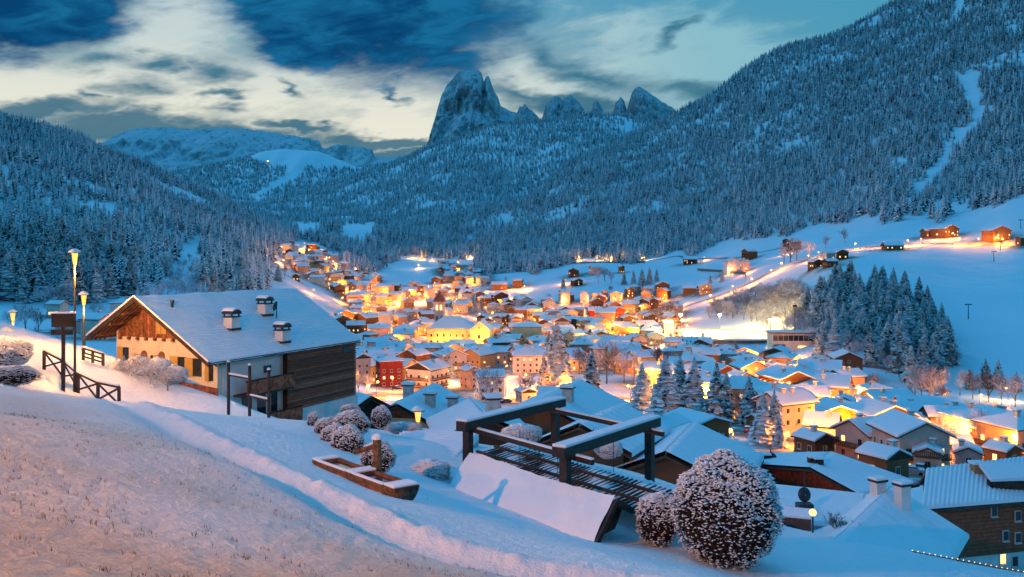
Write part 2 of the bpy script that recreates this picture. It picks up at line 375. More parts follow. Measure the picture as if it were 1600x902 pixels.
# the ice rink lies level
_rk = np.exp(-(((_WX - 140) / 34) ** 2 + ((_WY - 588) / 50) ** 2) ** 2); ZT = ZT * (1 - _rk) + (-53.0) * _rk
LDN = np.log(DN)
def zt(X, Y):
    "height of the valley ground under world X, Y (Y > 58)"
    X = np.asarray(X, float); Y = np.maximum(np.asarray(Y, float), 58.0)
    u = np.clip((X / Y * F + CX - XN[0]) / 5.0, 0, len(XN) - 1.001); v = np.clip((np.log(Y) - LDN[0]) / (LDN[1] - LDN[0]), 0, len(DN) - 1.001)
    i = u.astype(int); j = v.astype(int); a = u - i; b = v - j
    return ZT[i, j] * (1 - a) * (1 - b) + ZT[i + 1, j] * a * (1 - b) + ZT[i, j + 1] * (1 - a) * b + ZT[i + 1, j + 1] * a * b
def ground(x, y, dmin=60.0):
    "first ground point seen at pixel x, y beyond dmin"
    u = min(max((x - XN[0]) / 5.0, 0), len(XN) - 1.001); i = int(u); a = u - i
    z = ZT[i] * (1 - a) + ZT[i + 1] * a; yy = HY - z / DN * F
    for j in range(1, len(DN)):
        if DN[j] > dmin and yy[j] <= y:
            if yy[j - 1] > y: t = (yy[j - 1] - y) / (yy[j - 1] - yy[j])
            else: t = 1.0
            D = DN[j - 1] + (DN[j] - DN[j - 1]) * t
            return P(x, y, D) if yy[j - 1] > y else Vector(((x - CX) / F * D, D, float(zt((x - CX) / F * D, D))))
    return None
terrain = grid_mesh('terrain', np.stack([_WX, _WY, ZT], -1).reshape(-1, 3), len(XN), len(DN), M_SNOW)
tag(terrain, kind='structure')

# ------------------------------------------------------------------ near meadow
def tps_fit(pts):
    A = np.array(pts, float); n = len(A); d = np.hypot(A[:, None, 0] - A[None, :, 0], A[:, None, 1] - A[None, :, 1])
    K = np.where(d > 0, d * d * np.log(np.maximum(d, 1e-9)), 0) + np.eye(n) * .05
    Q = np.c_[np.ones(n), A[:, :2]]; L = np.block([[K, Q], [Q.T, np.zeros((3, 3))]])
    return A[:, :2], np.linalg.solve(L, np.r_[A[:, 2], 0, 0, 0])
_mp = [tuple(P(*q)) for q in ((0, 902, 6.4), (400, 902, 8.4), (800, 902, 11.8), (1100, 902, 16.5), (1300, 902, 25), (0, 640, 25), (0, 600, 42), (190, 627, 51), (90, 566, 54),
       (430, 655, 47), (300, 606, 56), (640, 782, 21), (545, 716, 29), (520, 664, 37), (688, 756, 30.3), (921, 842, 24.8), (1000, 850, 25.5), (1130, 884, 23.6), (1215, 866, 26), (690, 686, 41), (400, 740, 17.5), (200, 740, 13.6),
       (1280, 838, 31), (1400, 868, 30), (1600, 900, 33), (840, 715, 36), (1000, 760, 32.5), (600, 840, 14.2))]
_mp += [(X, Y, -1.65 - .195 * X - .218 * Y) for X, Y in ((0, 0), (-12, -12), (12, -10), (-40, 0), (-45, 30), (22, 2), (-15, 3), (0, -30), (-40, -30), (30, -20))]
_tc, _tw = tps_fit(_mp)
def _tps(X, Y):
    r_ = np.full(np.shape(X), _tw[-3]) + _tw[-2] * X + _tw[-1] * Y
    for k in range(len(_tc)):
        d2 = (X - _tc[k, 0]) ** 2 + (Y - _tc[k, 1]) ** 2; r_ = r_ + _tw[k] * .5 * d2 * np.log(np.maximum(d2, 1e-12))
    return r_
_bx = [-3000, -500, 0, 190, 300, 430, 550, 700, 850, 1000, 1200, 1400, 1600, 2500, 6000]
_by = [64, 64, 63, 58, 57, 50, 43, 44, 41, 36, 31.5, 31, 33, 36, 40]
# the footpath that runs along the rim of the meadow: pixel, distance
PATH = [P(*q) for q in ((60, 585, 50), (150, 612, 44), (215, 640, 36), (330, 690, 25.5), (450, 738, 19.6), (560, 778, 17.0), (680, 822, 15.3), (800, 862, 14.4), (920, 900, 14.0), (1050, 945, 13.5))]
def path_d(X, Y):
    "signed distance to the path line (positive on the far side)"
    best = np.full(np.shape(X), 1e9); sg = np.zeros(np.shape(X))
    for a, b in zip(PATH[:-1], PATH[1:]):
        ex, ey = b.x - a.x, b.y - a.y; L2 = ex * ex + ey * ey
        t = np.clip(((X - a.x) * ex + (Y - a.y) * ey) / L2, 0, 1); dx = X - a.x - t * ex; dy = Y - a.y - t * ey
        d = np.hypot(dx, dy); s_ = np.sign(ex * dy - ey * dx); k = d < best
        best = np.where(k, d, best); sg = np.where(k, s_, sg)
    return best * sg
def znear(X, Y, detail=True):
    X = np.asarray(X, float); Y = np.asarray(Y, float)
    z = _tps(X, Y)
    Yp = np.maximum(Y, 3.0); lim = np.interp(X / Yp * F + CX, _bx, _by)
    lim = np.where(Y < 3, 60, lim)
    d = path_d(X, Y)
    wp = np.clip(Y / 6, 0, 1)
    z = z - wp * .24 * np.exp(-((d + .55) / .6) ** 2) + wp * .10 * np.exp(-((d - .35) / .28) ** 2)
    if detail:
        r_ = np.hypot(X, Y); am = np.clip(1.5 - r_ / 40, .25, 1)
        cl = np.clip(fbm(X * 2.2, Y * 2.2, 3, 21) - .15, 0, 1)
        z = z + am * (.014 * fbm(X * .9, Y * .9, 3, 31) + .016 * cl + .011 * fbm(X * 7, Y * 7, 2, 41)) + .12 * fbm(X / 5, Y / 5, 2, 51)
        z = z + wp * .05 * np.exp(-((d - .35) / .35) ** 2) * fbm(X * 3, Y * 3, 2, 61)
    # beyond its rim the meadow falls away to the valley ground
    k = np.clip((Y - lim) / 16.0, 0, 1); k = k * k * (3 - 2 * k)
    return z * (1 - k) + (zt(X, np.maximum(Y, 58)) - .25) * k
_az = np.r_[np.linspace(-180, -38, 70, endpoint=False), np.linspace(-38, 38, 900, endpoint=False), np.linspace(38, 180, 70, endpoint=False)] * math.pi / 180
_rr = np.r_[.4, np.exp(np.linspace(math.log(1.2), math.log(84), 440))]
_A, _Rr = np.meshgrid(_az, _rr, indexing='ij'); _mx = _Rr * np.sin(_A); _my = _Rr * np.cos(_A)
meadow = grid_mesh('meadow_ground', np.stack([_mx, _my, znear(_mx, _my)], -1).reshape(-1, 3), len(_az), len(_rr), M_SNOW_NEAR, wrap=True)
tag(meadow, kind='structure')
_th = meadow.data.attributes.new('thin', 'FLOAT', 'POINT')
_td = path_d(_mx, _my); _tv = np.clip(.30 + (-.3 - _td) / 5.0, .0, 1) * np.clip(.85 + .35 * fbm(_mx / 4, _my / 4, 3, 81), 0, 1) * np.clip(1.15 - np.hypot(_mx, _my) / 60, 0, 1)
_th.data.foreach_set('value', np.where(_my < 1, .8, _tv).ravel().astype(np.float32))
def zg(X, Y):
    return float(znear(np.array([X]), np.array([Y]), False)[0]) if Y < 75 else float(zt(X, Y))
def near_ground(x, y, d0=3.0, d1=64.0):
    "ground of the meadow seen at pixel x, y"
    for D in np.linspace(d0, d1, 600):
        p = P(x, y, D)
        if p.z <= zg(p.x, p.y): return Vector((p.x, p.y, zg(p.x, p.y)))
    return None

# ------------------------------------------------------------------ far mountains
def rock_mat(name, snow_at, scale):
    m_ = bpy.data.materials.new(name); m_.use_nodes = True; t = NT(m_.node_tree); b = t.n['Principled BSDF']
    b.inputs['Roughness'].default_value = .9; b.inputs['Specular IOR Level'].default_value = .1
    g = t.node('ShaderNodeNewGeometry'); s_ = t.node('ShaderNodeSeparateXYZ'); t.l.new(g.outputs['Normal'], s_.inputs[0])
    sp = t.node('ShaderNodeSeparateXYZ'); t.l.new(g.outputs['Position'], sp.inputs[0])
    n = t.noise(g.outputs['Position'], scale, 8, .68)
    st = t.comb(t.m('MULTIPLY', sp.outputs[0], 1.0), t.m('MULTIPLY', sp.outputs[1], 1.0), t.m('MULTIPLY', sp.outputs[2], .25))
    n2 = t.noise(st, scale * 2.2, 6, .7)
    rock = t.mix(n2, rgb(.34, .36, .39), rgb(.64, .66, .69))
    k = t.m('ADD', t.m('MULTIPLY', s_.outputs[2], .6), t.m('ADD', t.m('MULTIPLY', t.m('SUBTRACT', n, .5), 1.5), t.m('MULTIPLY', t.m('SUBTRACT', n2, .5), 1.3)))
    t.l.new(t.mix(t.step(k, snow_at - .12, snow_at + .18), rock, rgb(.80, .83, .87)), b.inputs['Base Color'])
    bn = t.node('ShaderNodeBump'); bn.inputs['Strength'].default_value = 1.0; bn.inputs['Distance'].default_value = 60
    t.l.new(t.m('ADD', n, n2), bn.inputs['Height']); t.l.new(bn.outputs[0], b.inputs['Normal'])
    MATS[name] = m_; return m_
M_ROCK = rock_mat('rock_wall', .30, .009)
M_PLATEAU = rock_mat('rock_plateau', .34, .006)
M_PEAK = rock_mat('rock_peak', .34, .016)
def mountain(name, crest, D, base_row, run, mat_, amp, sx, seed, nu=200, nv=70, power=1.0, jag=1.0, back=.6):
    cx = np.array([p[0] for p in crest], float); cy = np.array([p[1] for p in crest], float)
    xs = np.linspace(cx[0], cx[-1], nu); ys = np.interp(xs, cx, cy) + jag * fbm(xs / 5, xs * 0 + seed, 4, seed)
    rows = []
    for t in np.linspace(-1, 1, nv * 2 - 1):
        if t <= 0: f = (-t) ** power; d = D - run * (-t); yy = ys + (base_row - ys) * f
        else: d = D + run * back * t; yy = ys + (base_row - ys) * (t ** .8)
        X = (xs - CX) / F * D; Z = (HY - yy) / F * D
        w_ = np.clip(abs(t) * 6, 0, 1)
        dep = amp * w_ * (ridged(X / sx, Z / (sx * 2.4), 5, seed) * .8 + fbm(X / (sx * .3), Z / (sx * .5), 5, seed + 9, .6) * .40)
        rows.append(np.stack([X + 0 * xs, np.full(nu, d) - dep, Z + .12 * amp * w_ * fbm(X / (sx * .4), Z / (sx * .2) + t, 3, seed + 4)], -1))
    V = np.stack(rows, 1).reshape(-1, 3)
    o = grid_mesh(name, V, nu, nv * 2 - 1, mat_, smooth=False)
    return tag(o, kind='structure')
mountain('mountain', [(610, 262), (648, 256), (660, 243), (675, 206), (682, 175), (690, 148), (699, 132), (708, 122), (716, 113), (727, 108), (748, 110), (753, 116), (756, 128), (760, 119), (764, 119), (768, 131), (772, 142), (778, 152), (782, 166), (792, 171), (803, 175), (840, 195), (880, 240)],
         8600, 330, 1500, M_ROCK, 170, 300, 5, nu=420, nv=150, power=.9, jag=.9)
for k, cr in enumerate([[(804, 185), (812, 166), (815, 168), (820, 162), (826, 169), (835, 176), (845, 190)],
                        [(846, 190), (850, 173), (854, 162), (860, 157), (867, 150), (874, 152), (878, 157), (883, 152), (891, 149), (898, 153), (904, 160), (911, 169), (920, 190)],
                        [(922, 195), (925, 174), (927, 162), (932, 156), (940, 168), (946, 190)],
                        [(952, 195), (959, 170), (962, 159), (970, 152), (975, 158), (979, 172), (984, 195)],
                        [(974, 195), (981, 166), (987, 145), (992, 139), (997, 135), (1006, 140), (1030, 156), (1053, 170), (1080, 195)]]):
    mountain('mountain', cr, 7600 + 150 * k, 260, 900, M_PEAK, 70, 130, 20 + k, nu=70, nv=40, jag=.9)
mountain('mountain', [(90, 262), (130, 240), (154, 229), (169, 218), (189, 207), (216, 200), (260, 199), (300, 203), (350, 200), (400, 203), (422, 207), (456, 212), (486, 216), (500, 221), (504, 232), (516, 229), (526, 225), (545, 228), (560, 229), (581, 233), (586, 245), (610, 246), (641, 243), (680, 246), (720, 260)],
         12500, 320, 2800, M_PLATEAU, 340, 700, 40, nu=330, nv=80, power=.75, jag=1.0)
# wooded ridge with a white alp on top, in front of the plateau
_hc = [(60, 330), (160, 300), (270, 270), (337, 257), (388, 246), (410, 237), (440, 233), (500, 237), (530, 250), (560, 262), (600, 258), (640, 249), (668, 249), (740, 262), (820, 300)]
hill = mountain('hill', _hc, 5900, 345, 1000, M_SNOW, 40, 300, 60, nu=160, nv=40, jag=.3)

# ------------------------------------------------------------------ trees
def leaf_mat(name, dark, lite, snow, lo, hi, nscale, vary=.34):
    m_ = bpy.data.materials.new(name); m_.use_nodes = True; t = NT(m_.node_tree); b = t.n['Principled BSDF']
    b.inputs['Roughness'].default_value = .9; b.inputs['Specular IOR Level'].default_value = .1
    g = t.node('ShaderNodeNewGeometry'); s_ = t.node('ShaderNodeSeparateXYZ'); t.l.new(g.outputs['True Normal'], s_.inputs[0])
    tcn = t.node('ShaderNodeTexCoord'); oi = t.node('ShaderNodeObjectInfo')
    n = t.noise(tcn.outputs['Object'], nscale, 3, .6)
    green = t.mix(oi.outputs['Random'], rgb(*dark), rgb(*lite))
    k = t.m('ADD', t.m('MULTIPLY', t.m('ABSOLUTE', s_.outputs[2]), .35), t.m('ADD', n, t.m('MULTIPLY', t.m('SUBTRACT', oi.outputs['Random'], .5), vary)))
    f = t.m('MULTIPLY', t.step(k, lo, hi), t.m('SUBTRACT', 1.0, t.m('MULTIPLY', g.outputs['Backfacing'], .75)))
    t.l.new(t.mix(f, green, rgb(*snow)), b.inputs['Base Color'])
    MATS[name] = m_; return m_
M_FIR = leaf_mat('conifer_needles', (.006, .014, .022), (.014, .028, .038), (.90, .92, .95), .55, .62, 4.5)
M_FIRN = leaf_mat('spruce_needles', (.014, .024, .024), (.03, .042, .036), (.84, .87, .90), .66, .78, 12.0, .10)
M_FROST = leaf_mat('frosted_twigs', (.16, .14, .15), (.26, .23, .24), (.74, .74, .80), .45, .85, 6.0)
M_BARE = leaf_mat('bare_twigs', (.05, .035, .03), (.09, .06, .05), (.7, .72, .78), .62, .95, 6.0)
M_BARK = mat('bark', (.055, .042, .034), .95, .1, .4, 6)
def conifer_mesh(name, nb, seed, slim=1.0, lobes=False):
    rn = random.Random(seed); b = MB()
    for k in range(nb):
        t = (k + rn.random()) / nb; t = t ** .85
        z = .07 + .90 * t; r_ = (.205 * (1 - t) ** .78 + .012) * rn.uniform(.68, 1.18) * slim
        a = k * 2.39996 + rn.uniform(-.4, .4); ca, sa = math.cos(a), math.sin(a)
        wd = r_ * rn.uniform(.26, .40) + .004; dr = r_ * rn.uniform(.22, .55)
        def q(u, v, h): return (ca * u - sa * v, sa * u + ca * v, z + h)
        if not lobes:
            b.add([q(0, 0, .015), q(r_ * .62, -wd, -dr * .62), q(r_ * .6, 0, -dr * .25), q(r_ * .62, wd, -dr * .62), q(r_, 0, -dr)],
                  [(0, 1, 2), (0, 2, 3), (1, 4, 2), (2, 4, 3)])
        else:
            segs = 4; pts = []
            for i in range(segs + 1):
                f = i / segs; ww = wd * (.25 + 1.1 * math.sin(math.pi * min(1, f * .95 + .05))) * rn.uniform(.8, 1.2)
                h = -dr * f ** 1.4 + rn.uniform(-.004, .004)
                pts += [q(r_ * f - (.02 if i == segs else 0), -ww, h - ww * .35), q(r_ * f, 0, h), q(r_ * f - (.02 if i == segs else 0), ww, h - ww * .35)]
            fs = []
            for i in range(segs):
                o = i * 3; fs += [(o, o + 3, o + 4, o + 1), (o + 1, o + 4, o + 5, o + 2)]
            b.add(pts, fs)
    b.lathe([(.05 * slim, .10), (.055 * slim, .25), (.02, .75), (.001, 1.0)], 6)
    return b.mesh(name, M_FIRN if lobes else M_FIR)
def trunk_mesh(name, h=.35, r_=.016):
    b = MB(); b.tube([(0, 0, -.06), (0, 0, .1), (0, 0, h), (0, 0, .92)], [r_ * 1.25, r_, r_ * .75, .002], 6); return b.mesh(name, M_BARK)
def frost_mesh(name, seed, mat_, depth=4, spread=.62, upright=.25, n1=6, fan=4):
    rn = random.Random(seed); b = MB()
    def br(p, d, L, r_, lev):
        q = p + d * L
        side = d.cross(Vector((rn.uniform(-1, 1), rn.uniform(-1, 1), rn.uniform(-1, 1)))).normalized(); up = d.cross(side)
        r2 = r_ * .6
        c3 = [side * math.cos(t) + up * math.sin(t) for t in (0, 2.094, 4.189)]
        b.add([p + c * r_ for c in c3] + [q + c * r2 for c in c3], [(0, 1, 4, 3), (1, 2, 5, 4), (2, 0, 3, 5)])
        if lev == 0: return
        k = n1 if lev == depth else fan
        for i in range(k):
            f = rn.uniform(.35, 1.0) if i else 1.0
            a = i * 2.4 + rn.uniform(-.5, .5)
            nd = (d + (side * math.cos(a) + up * math.sin(a)) * spread * rn.uniform(.6, 1.4) + Vector((0, 0, upright))).normalized()
            br(p + d * L * f, nd, L * rn.uniform(.58, .8), max(r2 * .75, .0035), lev - 1)
    br(Vector((0, 0, -.03)), Vector((rn.uniform(-.05, .05), rn.uniform(-.05, .05), 1)).normalized(), .34, .018, depth)
    zmax = max(v[2] for v in b.v); b.v = [(x / zmax, y / zmax, z / zmax) for x, y, z in b.v]
    return b.mesh(name, mat_)
FIR_LO = [conifer_mesh('crown', n, s_, sl) for n, s_, sl in ((50, 1, 1.25), (56, 2, 1.05), (48, 3, 1.45), (54, 4, 1.2))]
FIR_HI = [conifer_mesh('crown', n, s_, sl, True) for n, s_, sl in ((260, 11, 1.15), (280, 12, 1.0), (240, 13, 1.3))]
TRUNK = trunk_mesh('trunk')
FROST = [frost_mesh('crown', s_, M_FROST, 4, sp, up) for s_, sp, up in ((1, .6, .22), (2, .7, .15), (3, .55, .3))]
BARE = [frost_mesh('crown', s_, M_BARE, 4, sp, up) for s_, sp, up in ((5, .6, .25), (6, .68, .18))]
BUSHY = [frost_mesh('crown', s_, M_FROST, 4, .95, .12, 8, 4) for s_ in (8, 9)]

def fir(p, h, label, group, hi=True, wide=1.0):
    o = empty('spruce_tree', p, random.uniform(0, 6.28)); tag(o, label, 'spruce tree', group)
    s_ = h * random.uniform(.95, 1.05)
    inst('crown', random.choice(FIR_HI if hi else FIR_LO), o, sc=(s_ * wide, s_ * wide, s_)); inst('trunk', TRUNK, o, sc=s_)
    return o
def broadleaf(p, h, label, group, kinds=None, name='frosted_tree', cat='tree', wide=1.0):
    o = empty(name, p, random.uniform(0, 6.28)); tag(o, label, cat, group)
    inst('crown', random.choice(kinds or FROST), o, sc=(h * wide, h * wide, h))
    if cat == 'tree': inst('trunk', TRUNK, o, sc=(h, h, h * .4))
    return o

# ------------------------------------------------------------------ forests
def inpoly(x, y, poly):
    r_ = np.zeros(np.shape(x), bool); n = len(poly)
    for i in range(n):
        (x0, y0), (x1, y1) = poly[i], poly[(i + 1) % n]
        cnd = ((y0 > y) != (y1 > y)) & (x < (x1 - x0) * (y - y0) / ((y1 - y0) if y1 != y0 else 1e-9) + x0)
        r_ ^= cnd
    return r_
FS_X = [-400, 0, 150, 300, 380, 415, 440, 470, 500, 560, 600, 650, 700, 735, 755, 800, 835, 850, 900, 1000, 1040, 1100, 1180, 1240, 1300, 1340, 1380, 1450, 1540, 1600, 1900]
FS_D = [395, 410, 430, 455, 480, 620, 1250, 1720, 1680, 1330, 1420, 1730, 1760, 1500, 1330, 1300, 1330, 1420, 1425, 1410, 1425, 1430, 1290, 1230, 1190, 1150, 1020, 980, 950, 925, 800]
CLEAR = [[(1494, 116), (1512, 113), (1530, 122), (1538, 142), (1536, 162), (1516, 168), (1504, 150), (1502, 132)],
         [(1515, 166), (1550, 164), (1546, 182), (1510, 215), (1487, 238), (1482, 262), (1460, 280), (1444, 296), (1435, 312), (1405, 330), (1378, 348), (1362, 356), (1352, 352), (1390, 325), (1422, 306), (1436, 286), (1462, 258), (1478, 230), (1500, 205), (1522, 184)],
         [(1494, 0), (1506, 0), (1502, 45), (1494, 50)], [(1395, 245), (1412, 243), (1408, 262), (1395, 258)],
         [(1265, 85), (1345, 92), (1342, 98), (1262, 90)], [(1545, 100), (1572, 105), (1566, 122), (1560, 108)],
         [(530, 352), (580, 350), (592, 374), (540, 380)], [(455, 352), (505, 350), (500, 368), (470, 370)], [(720, 378), (740, 368), (736, 382), (722, 386)],
         [(0, 262), (14, 252), (18, 268), (4, 272)], [(375, 296), (440, 283), (470, 290), (420, 312), (385, 314)],
         [(606, 414), (625, 404), (735, 402), (740, 430), (640, 440)], [(470, 372), (520, 392), (560, 404), (552, 410), (510, 398), (470, 382)], [(290, 385), (316, 372), (318, 425), (296, 470), (250, 470), (262, 430)]]
def forest_points(d0, d1, x0, x1, keep):
    pts = []; k = .0041; L = math.log(d0)
    while L < math.log(d1):
        D = math.exp(L); s_ = max(7.4, D * k) * 1.0
        st = s_ / D * F; xs = np.arange(x0, x1, st); xs = xs + RNG.uniform(-.5, .5, len(xs)) * st
        pts.append(np.stack([xs, D * np.exp(RNG.uniform(-.5, .5, len(xs)) * s_ / D * 1.1)], -1)); L += s_ / D * 1.15
    q = np.concatenate(pts); x, D = q[:, 0], q[:, 1]; X = (x - CX) / F * D; Z = zt(X, D); y = HY - Z / D * F
    ok = D > np.interp(x, FS_X, FS_D) * (1 + .05 * fbm(x / 30, x * 0, 3, 77))
    xj = x + 7 * fbm(x / 9, y / 9, 2, 14); yj = y + 5 * fbm(x / 9, y / 9, 2, 15)
    for c_ in CLEAR: ok &= ~inpoly(xj, yj, c_)
    dens = fbm(X / 130, D / 130, 3, 90)
    ok &= dens > -.85 + .35 * RNG.uniform(-1, 1, len(x))
    ok &= RNG.uniform(0, 1, len(x)) < keep
    # what hides behind a nearer crest is left out
    u = np.clip(((x - XN[0]) / 5).astype(int), 0, len(XN) - 1); rowtab = HY - ZT / DN[None] * F
    cm = np.minimum.accumulate(rowtab, axis=1); j = np.clip(np.searchsorted(DN, D * .985) - 1, 0, len(DN) - 1)
    ok &= y < cm[u, j] + 14 + 16000 / D
    return X[ok], D[ok], Z[ok], x[ok], y[ok]
FX, FY, FZ, fpx, fpy = forest_points(395, 5200, -70, 1670, .93)
FH = (18.5 + 5 * fbm(FX / 60, FY / 60, 2, 95)) * RNG.uniform(.55, 1.22, len(FX)) * np.clip(1 + (FY - 1500) / 9000, 1, 1.4)
near_i = np.argsort(-(FH / FY))[:150]
near_set = np.zeros(len(FX), bool); near_set[near_i] = True
# the wooded part of the ridge in front of the plateau
_hm = np.array([v.co[:] for v in hill.data.vertices]); _hp = []
for _ in range(26000):
    a, b, c_ = _hm[RNG.integers(len(_hm))], RNG.uniform(-28, 28), RNG.uniform(-12, 12)
    if a[1] < 5920: _hp.append((a[0] + b, a[1] + c_, a[2] - 3))
_hp = np.array(_hp); hx = _hp[:, 0] / _hp[:, 1] * F + CX; hy = HY - _hp[:, 2] / _hp[:, 1] * F
_alp = [(380, 225), (600, 225), (565, 266), (520, 262), (478, 262), (470, 276), (455, 278), (448, 262), (425, 258), (392, 250)]
_run = [(448, 258), (472, 262), (466, 280), (440, 290), (420, 300), (400, 312), (380, 316), (420, 290), (445, 275)]
hk = ~inpoly(hx, hy, _alp) & ~inpoly(hx, hy, _run) & ~((hx > 612) & (hx < 632) & (hy < 275)) & (fbm(hx / 14, hy / 8, 2, 5) > -.9)
_hp = _hp[hk]

def scatter(name, pts, heights, meshes, label, cat):
    "one object of uncountable things: instances of a few tree shapes on a cloud of points"
    src = bpy.data.collections.new(name + '_shapes')
    for i, me in enumerate(meshes):
        o = bpy.data.objects.new('shape', me); src.objects.link(o)
    me = bpy.data.meshes.new(name); me.vertices.add(len(pts)); me.vertices.foreach_set('co', np.asarray(pts, np.float32).ravel()); me.update()
    a = me.attributes.new('size', 'FLOAT', 'POINT'); a.data.foreach_set('value', np.asarray(heights, np.float32))
    a = me.attributes.new('turn', 'FLOAT', 'POINT'); a.data.foreach_set('value', RNG.uniform(0, 6.28, len(pts)).astype(np.float32))
    a = me.attributes.new('pick', 'INT', 'POINT'); a.data.foreach_set('value', RNG.integers(0, len(meshes), len(pts)).astype(np.int32))
    o = link(bpy.data.objects.new(name, me))
    ng = bpy.data.node_groups.new(name, 'GeometryNodeTree')
    ng.interface.new_socket('Geometry', in_out='INPUT', socket_type='NodeSocketGeometry'); ng.interface.new_socket('Geometry', in_out='OUTPUT', socket_type='NodeSocketGeometry')
    N = ng.nodes; Lk = ng.links
    gi = N.new('NodeGroupInput'); go = N.new('NodeGroupOutput'); ip = N.new('GeometryNodeInstanceOnPoints'); ci = N.new('GeometryNodeCollectionInfo')
    ci.inputs[0].default_value = src; ci.inputs['Separate Children'].default_value = True; ci.inputs['Reset Children'].default_value = True
    def attr(nm, ty):
        n = N.new('GeometryNodeInputNamedAttribute'); n.data_type = ty; n.inputs[0].default_value = nm
        return [s_ for s_ in n.outputs if s_.enabled and s_.name == 'Attribute'][0]
    cr = N.new('ShaderNodeCombineXYZ'); Lk.new(attr('turn', 'FLOAT'), cr.inputs[2])
    Lk.new(gi.outputs[0], ip.inputs['Points']); Lk.new(ci.outputs[0], ip.inputs['Instance']); ip.inputs['Pick Instance'].default_value = True
    Lk.new(attr('pick', 'INT'), ip.inputs['Instance Index']); Lk.new(cr.outputs[0], ip.inputs['Rotation']); Lk.new(attr('size', 'FLOAT'), ip.inputs['Scale'])
    Lk.new(ip.outputs[0], go.inputs[0])
    md = o.modifiers.new('scatter', 'NODES'); md.node_group = ng
    return tag(o, label, cat, kind='stuff')
_ls = fpx < 440
_A = ~near_set & _ls; _B = ~near_set & ~_ls & (FY < 3000) ; _C = ~near_set & ~_ls & (FY >= 3000)
_fr = RNG.uniform(0, 1, len(FX)) < np.where(_ls, .10, .05)
for nm, msk, lab in (('forest', _A & ~_fr, 'dark snowy spruce forest on the hillside above the chalet'), ('forest', _B & ~_fr, 'snow-dusted conifer forest on the steep mountainside above the town'), ('forest', _C, 'distant forest on the long ridge below the rock tower')):
    scatter(nm, np.stack([FX, FY, FZ - .4], -1)[msk], FH[msk], FIR_LO, lab, 'forest')
scatter('frosted_forest', np.stack([FX, FY, FZ - .4], -1)[~near_set & _fr & (FY < 3000)], FH[~near_set & _fr & (FY < 3000)] * .8, FROST, 'pale frosted leafless trees mixed into the conifer slopes', 'forest')
scatter('forest', _hp, RNG.uniform(20, 32, len(_hp)), FIR_LO, 'far dark wood below the white alp', 'forest')

# ------------------------------------------------------------------ town: materials and shared shapes
WALLS = {'white': (.72, .70, .67), 'cream': (.68, .61, .53), 'ochre': (.58, .37, .18), 'yellow': (.68, .54, .33), 'orange': (.58, .36, .22), 'pink': (.66, .46, .40), 'red': (.24, .035, .03),
         'brown': (.15, .075, .04), 'grey': (.46, .44, .44), 'mauve': (.46, .42, .48), 'timber': (.20, .10, .05), 'darkwood': (.075, .045, .032)}
WM = {k: mat('wall_' + k, v, .85, .2, .12, .35) for k, v in WALLS.items()}
M_TIMB = mat('timber_brown', (.17, .075, .038), .8, .2, .4, 2.5)
M_DARK = mat('timber_dark', (.05, .035, .028), .8, .2, .4, 2.5)
M_EAVE = mat('eave_board', (.085, .055, .04), .8, .2, .3, 1.5)
M_FRAME = mat('window_frame', (.60, .57, .52), .6, .3, .05)
M_STONE = mat('chimney_plaster', (.50, .48, .46), .9, .2, .2, 2)
M_METAL = mat('dark_metal', (.045, .045, .05), .5, .5, .2, 4, metal=.6)
M_GLASS = mat('window_glass', (.02, .025, .03), .12, .6, .2)
M_LIT = glowmat('window_lit', (1.0, .56, .16), 2.6)
M_LIT2 = glowmat('window_lit_pale', (1.0, .70, .34), 1.8)
M_LAMP = glowmat('lamp_glow', (1.0, .46, .10), 6.0)
M_LAMPN = glowmat('lamp_glow_near', (1.0, .42, .07), 2.0, (.01, .008, .005))
M_LAMPW = glowmat('lamp_glow_white', (1.0, .80, .42), 40.0)
M_LAMPG = glowmat('lamp_glow_green', (.05, 1.0, .35), 8.0)
M_PACK = mat('road_gritted_snow', (.40, .33, .27), .7, .3, .35, .3, .4, 2.0)
def window_mesh(nm, pane):
    b = MB(); b.box(-.55, -.05, 0, .55, .04, 1.35, 0); b.box(-.44, -.075, .12, -.03, -.045, 1.24, 1); b.box(.03, -.075, .12, .44, -.045, 1.24, 1)
    b.box(-.62, -.14, -.08, .62, .0, .0, 0)
    return b.mesh(nm, [M_FRAME, pane])
WIN = {'dark': window_mesh('window', M_GLASS), 'lit': window_mesh('window', M_LIT), 'pale': window_mesh('window', M_LIT2)}
def chimney_mesh():
    b = MB(); b.box(-.45, -.45, -1.2, .45, .45, 1.1, 0); b.box(-.6, -.6, 1.1, .6, .6, 1.22, 1); b.box(-.62, -.62, 1.24, .62, .62, 1.46, 2)
    return b.mesh('chimney', [M_STONE, M_METAL, M_SNOW_ROOF])
CHIM = chimney_mesh()
def hip_faces(b, L, Wd, z, rise, over, mi=0, base=None):
    x, y = L / 2 + over, Wd / 2 + over; rl = max(0.05, (L - Wd) / 2) if L > Wd else .05
    zb = z if base is None else base
    v = [(-x, -y, zb), (x, -y, zb), (x, y, zb), (-x, y, zb), (-x, -y, z + .2), (x, -y, z + .2), (x, y, z + .2), (-x, y, z + .2), (-rl, 0, z + rise), (rl, 0, z + rise)]
    b.add(v, [(3, 2, 1, 0), (0, 1, 5, 4), (1, 2, 6, 5), (2, 3, 7, 6), (3, 0, 4, 7), (4, 5, 9, 8), (5, 6, 9), (6, 7, 8, 9), (7, 4, 8)], mi)
HOUSES = []
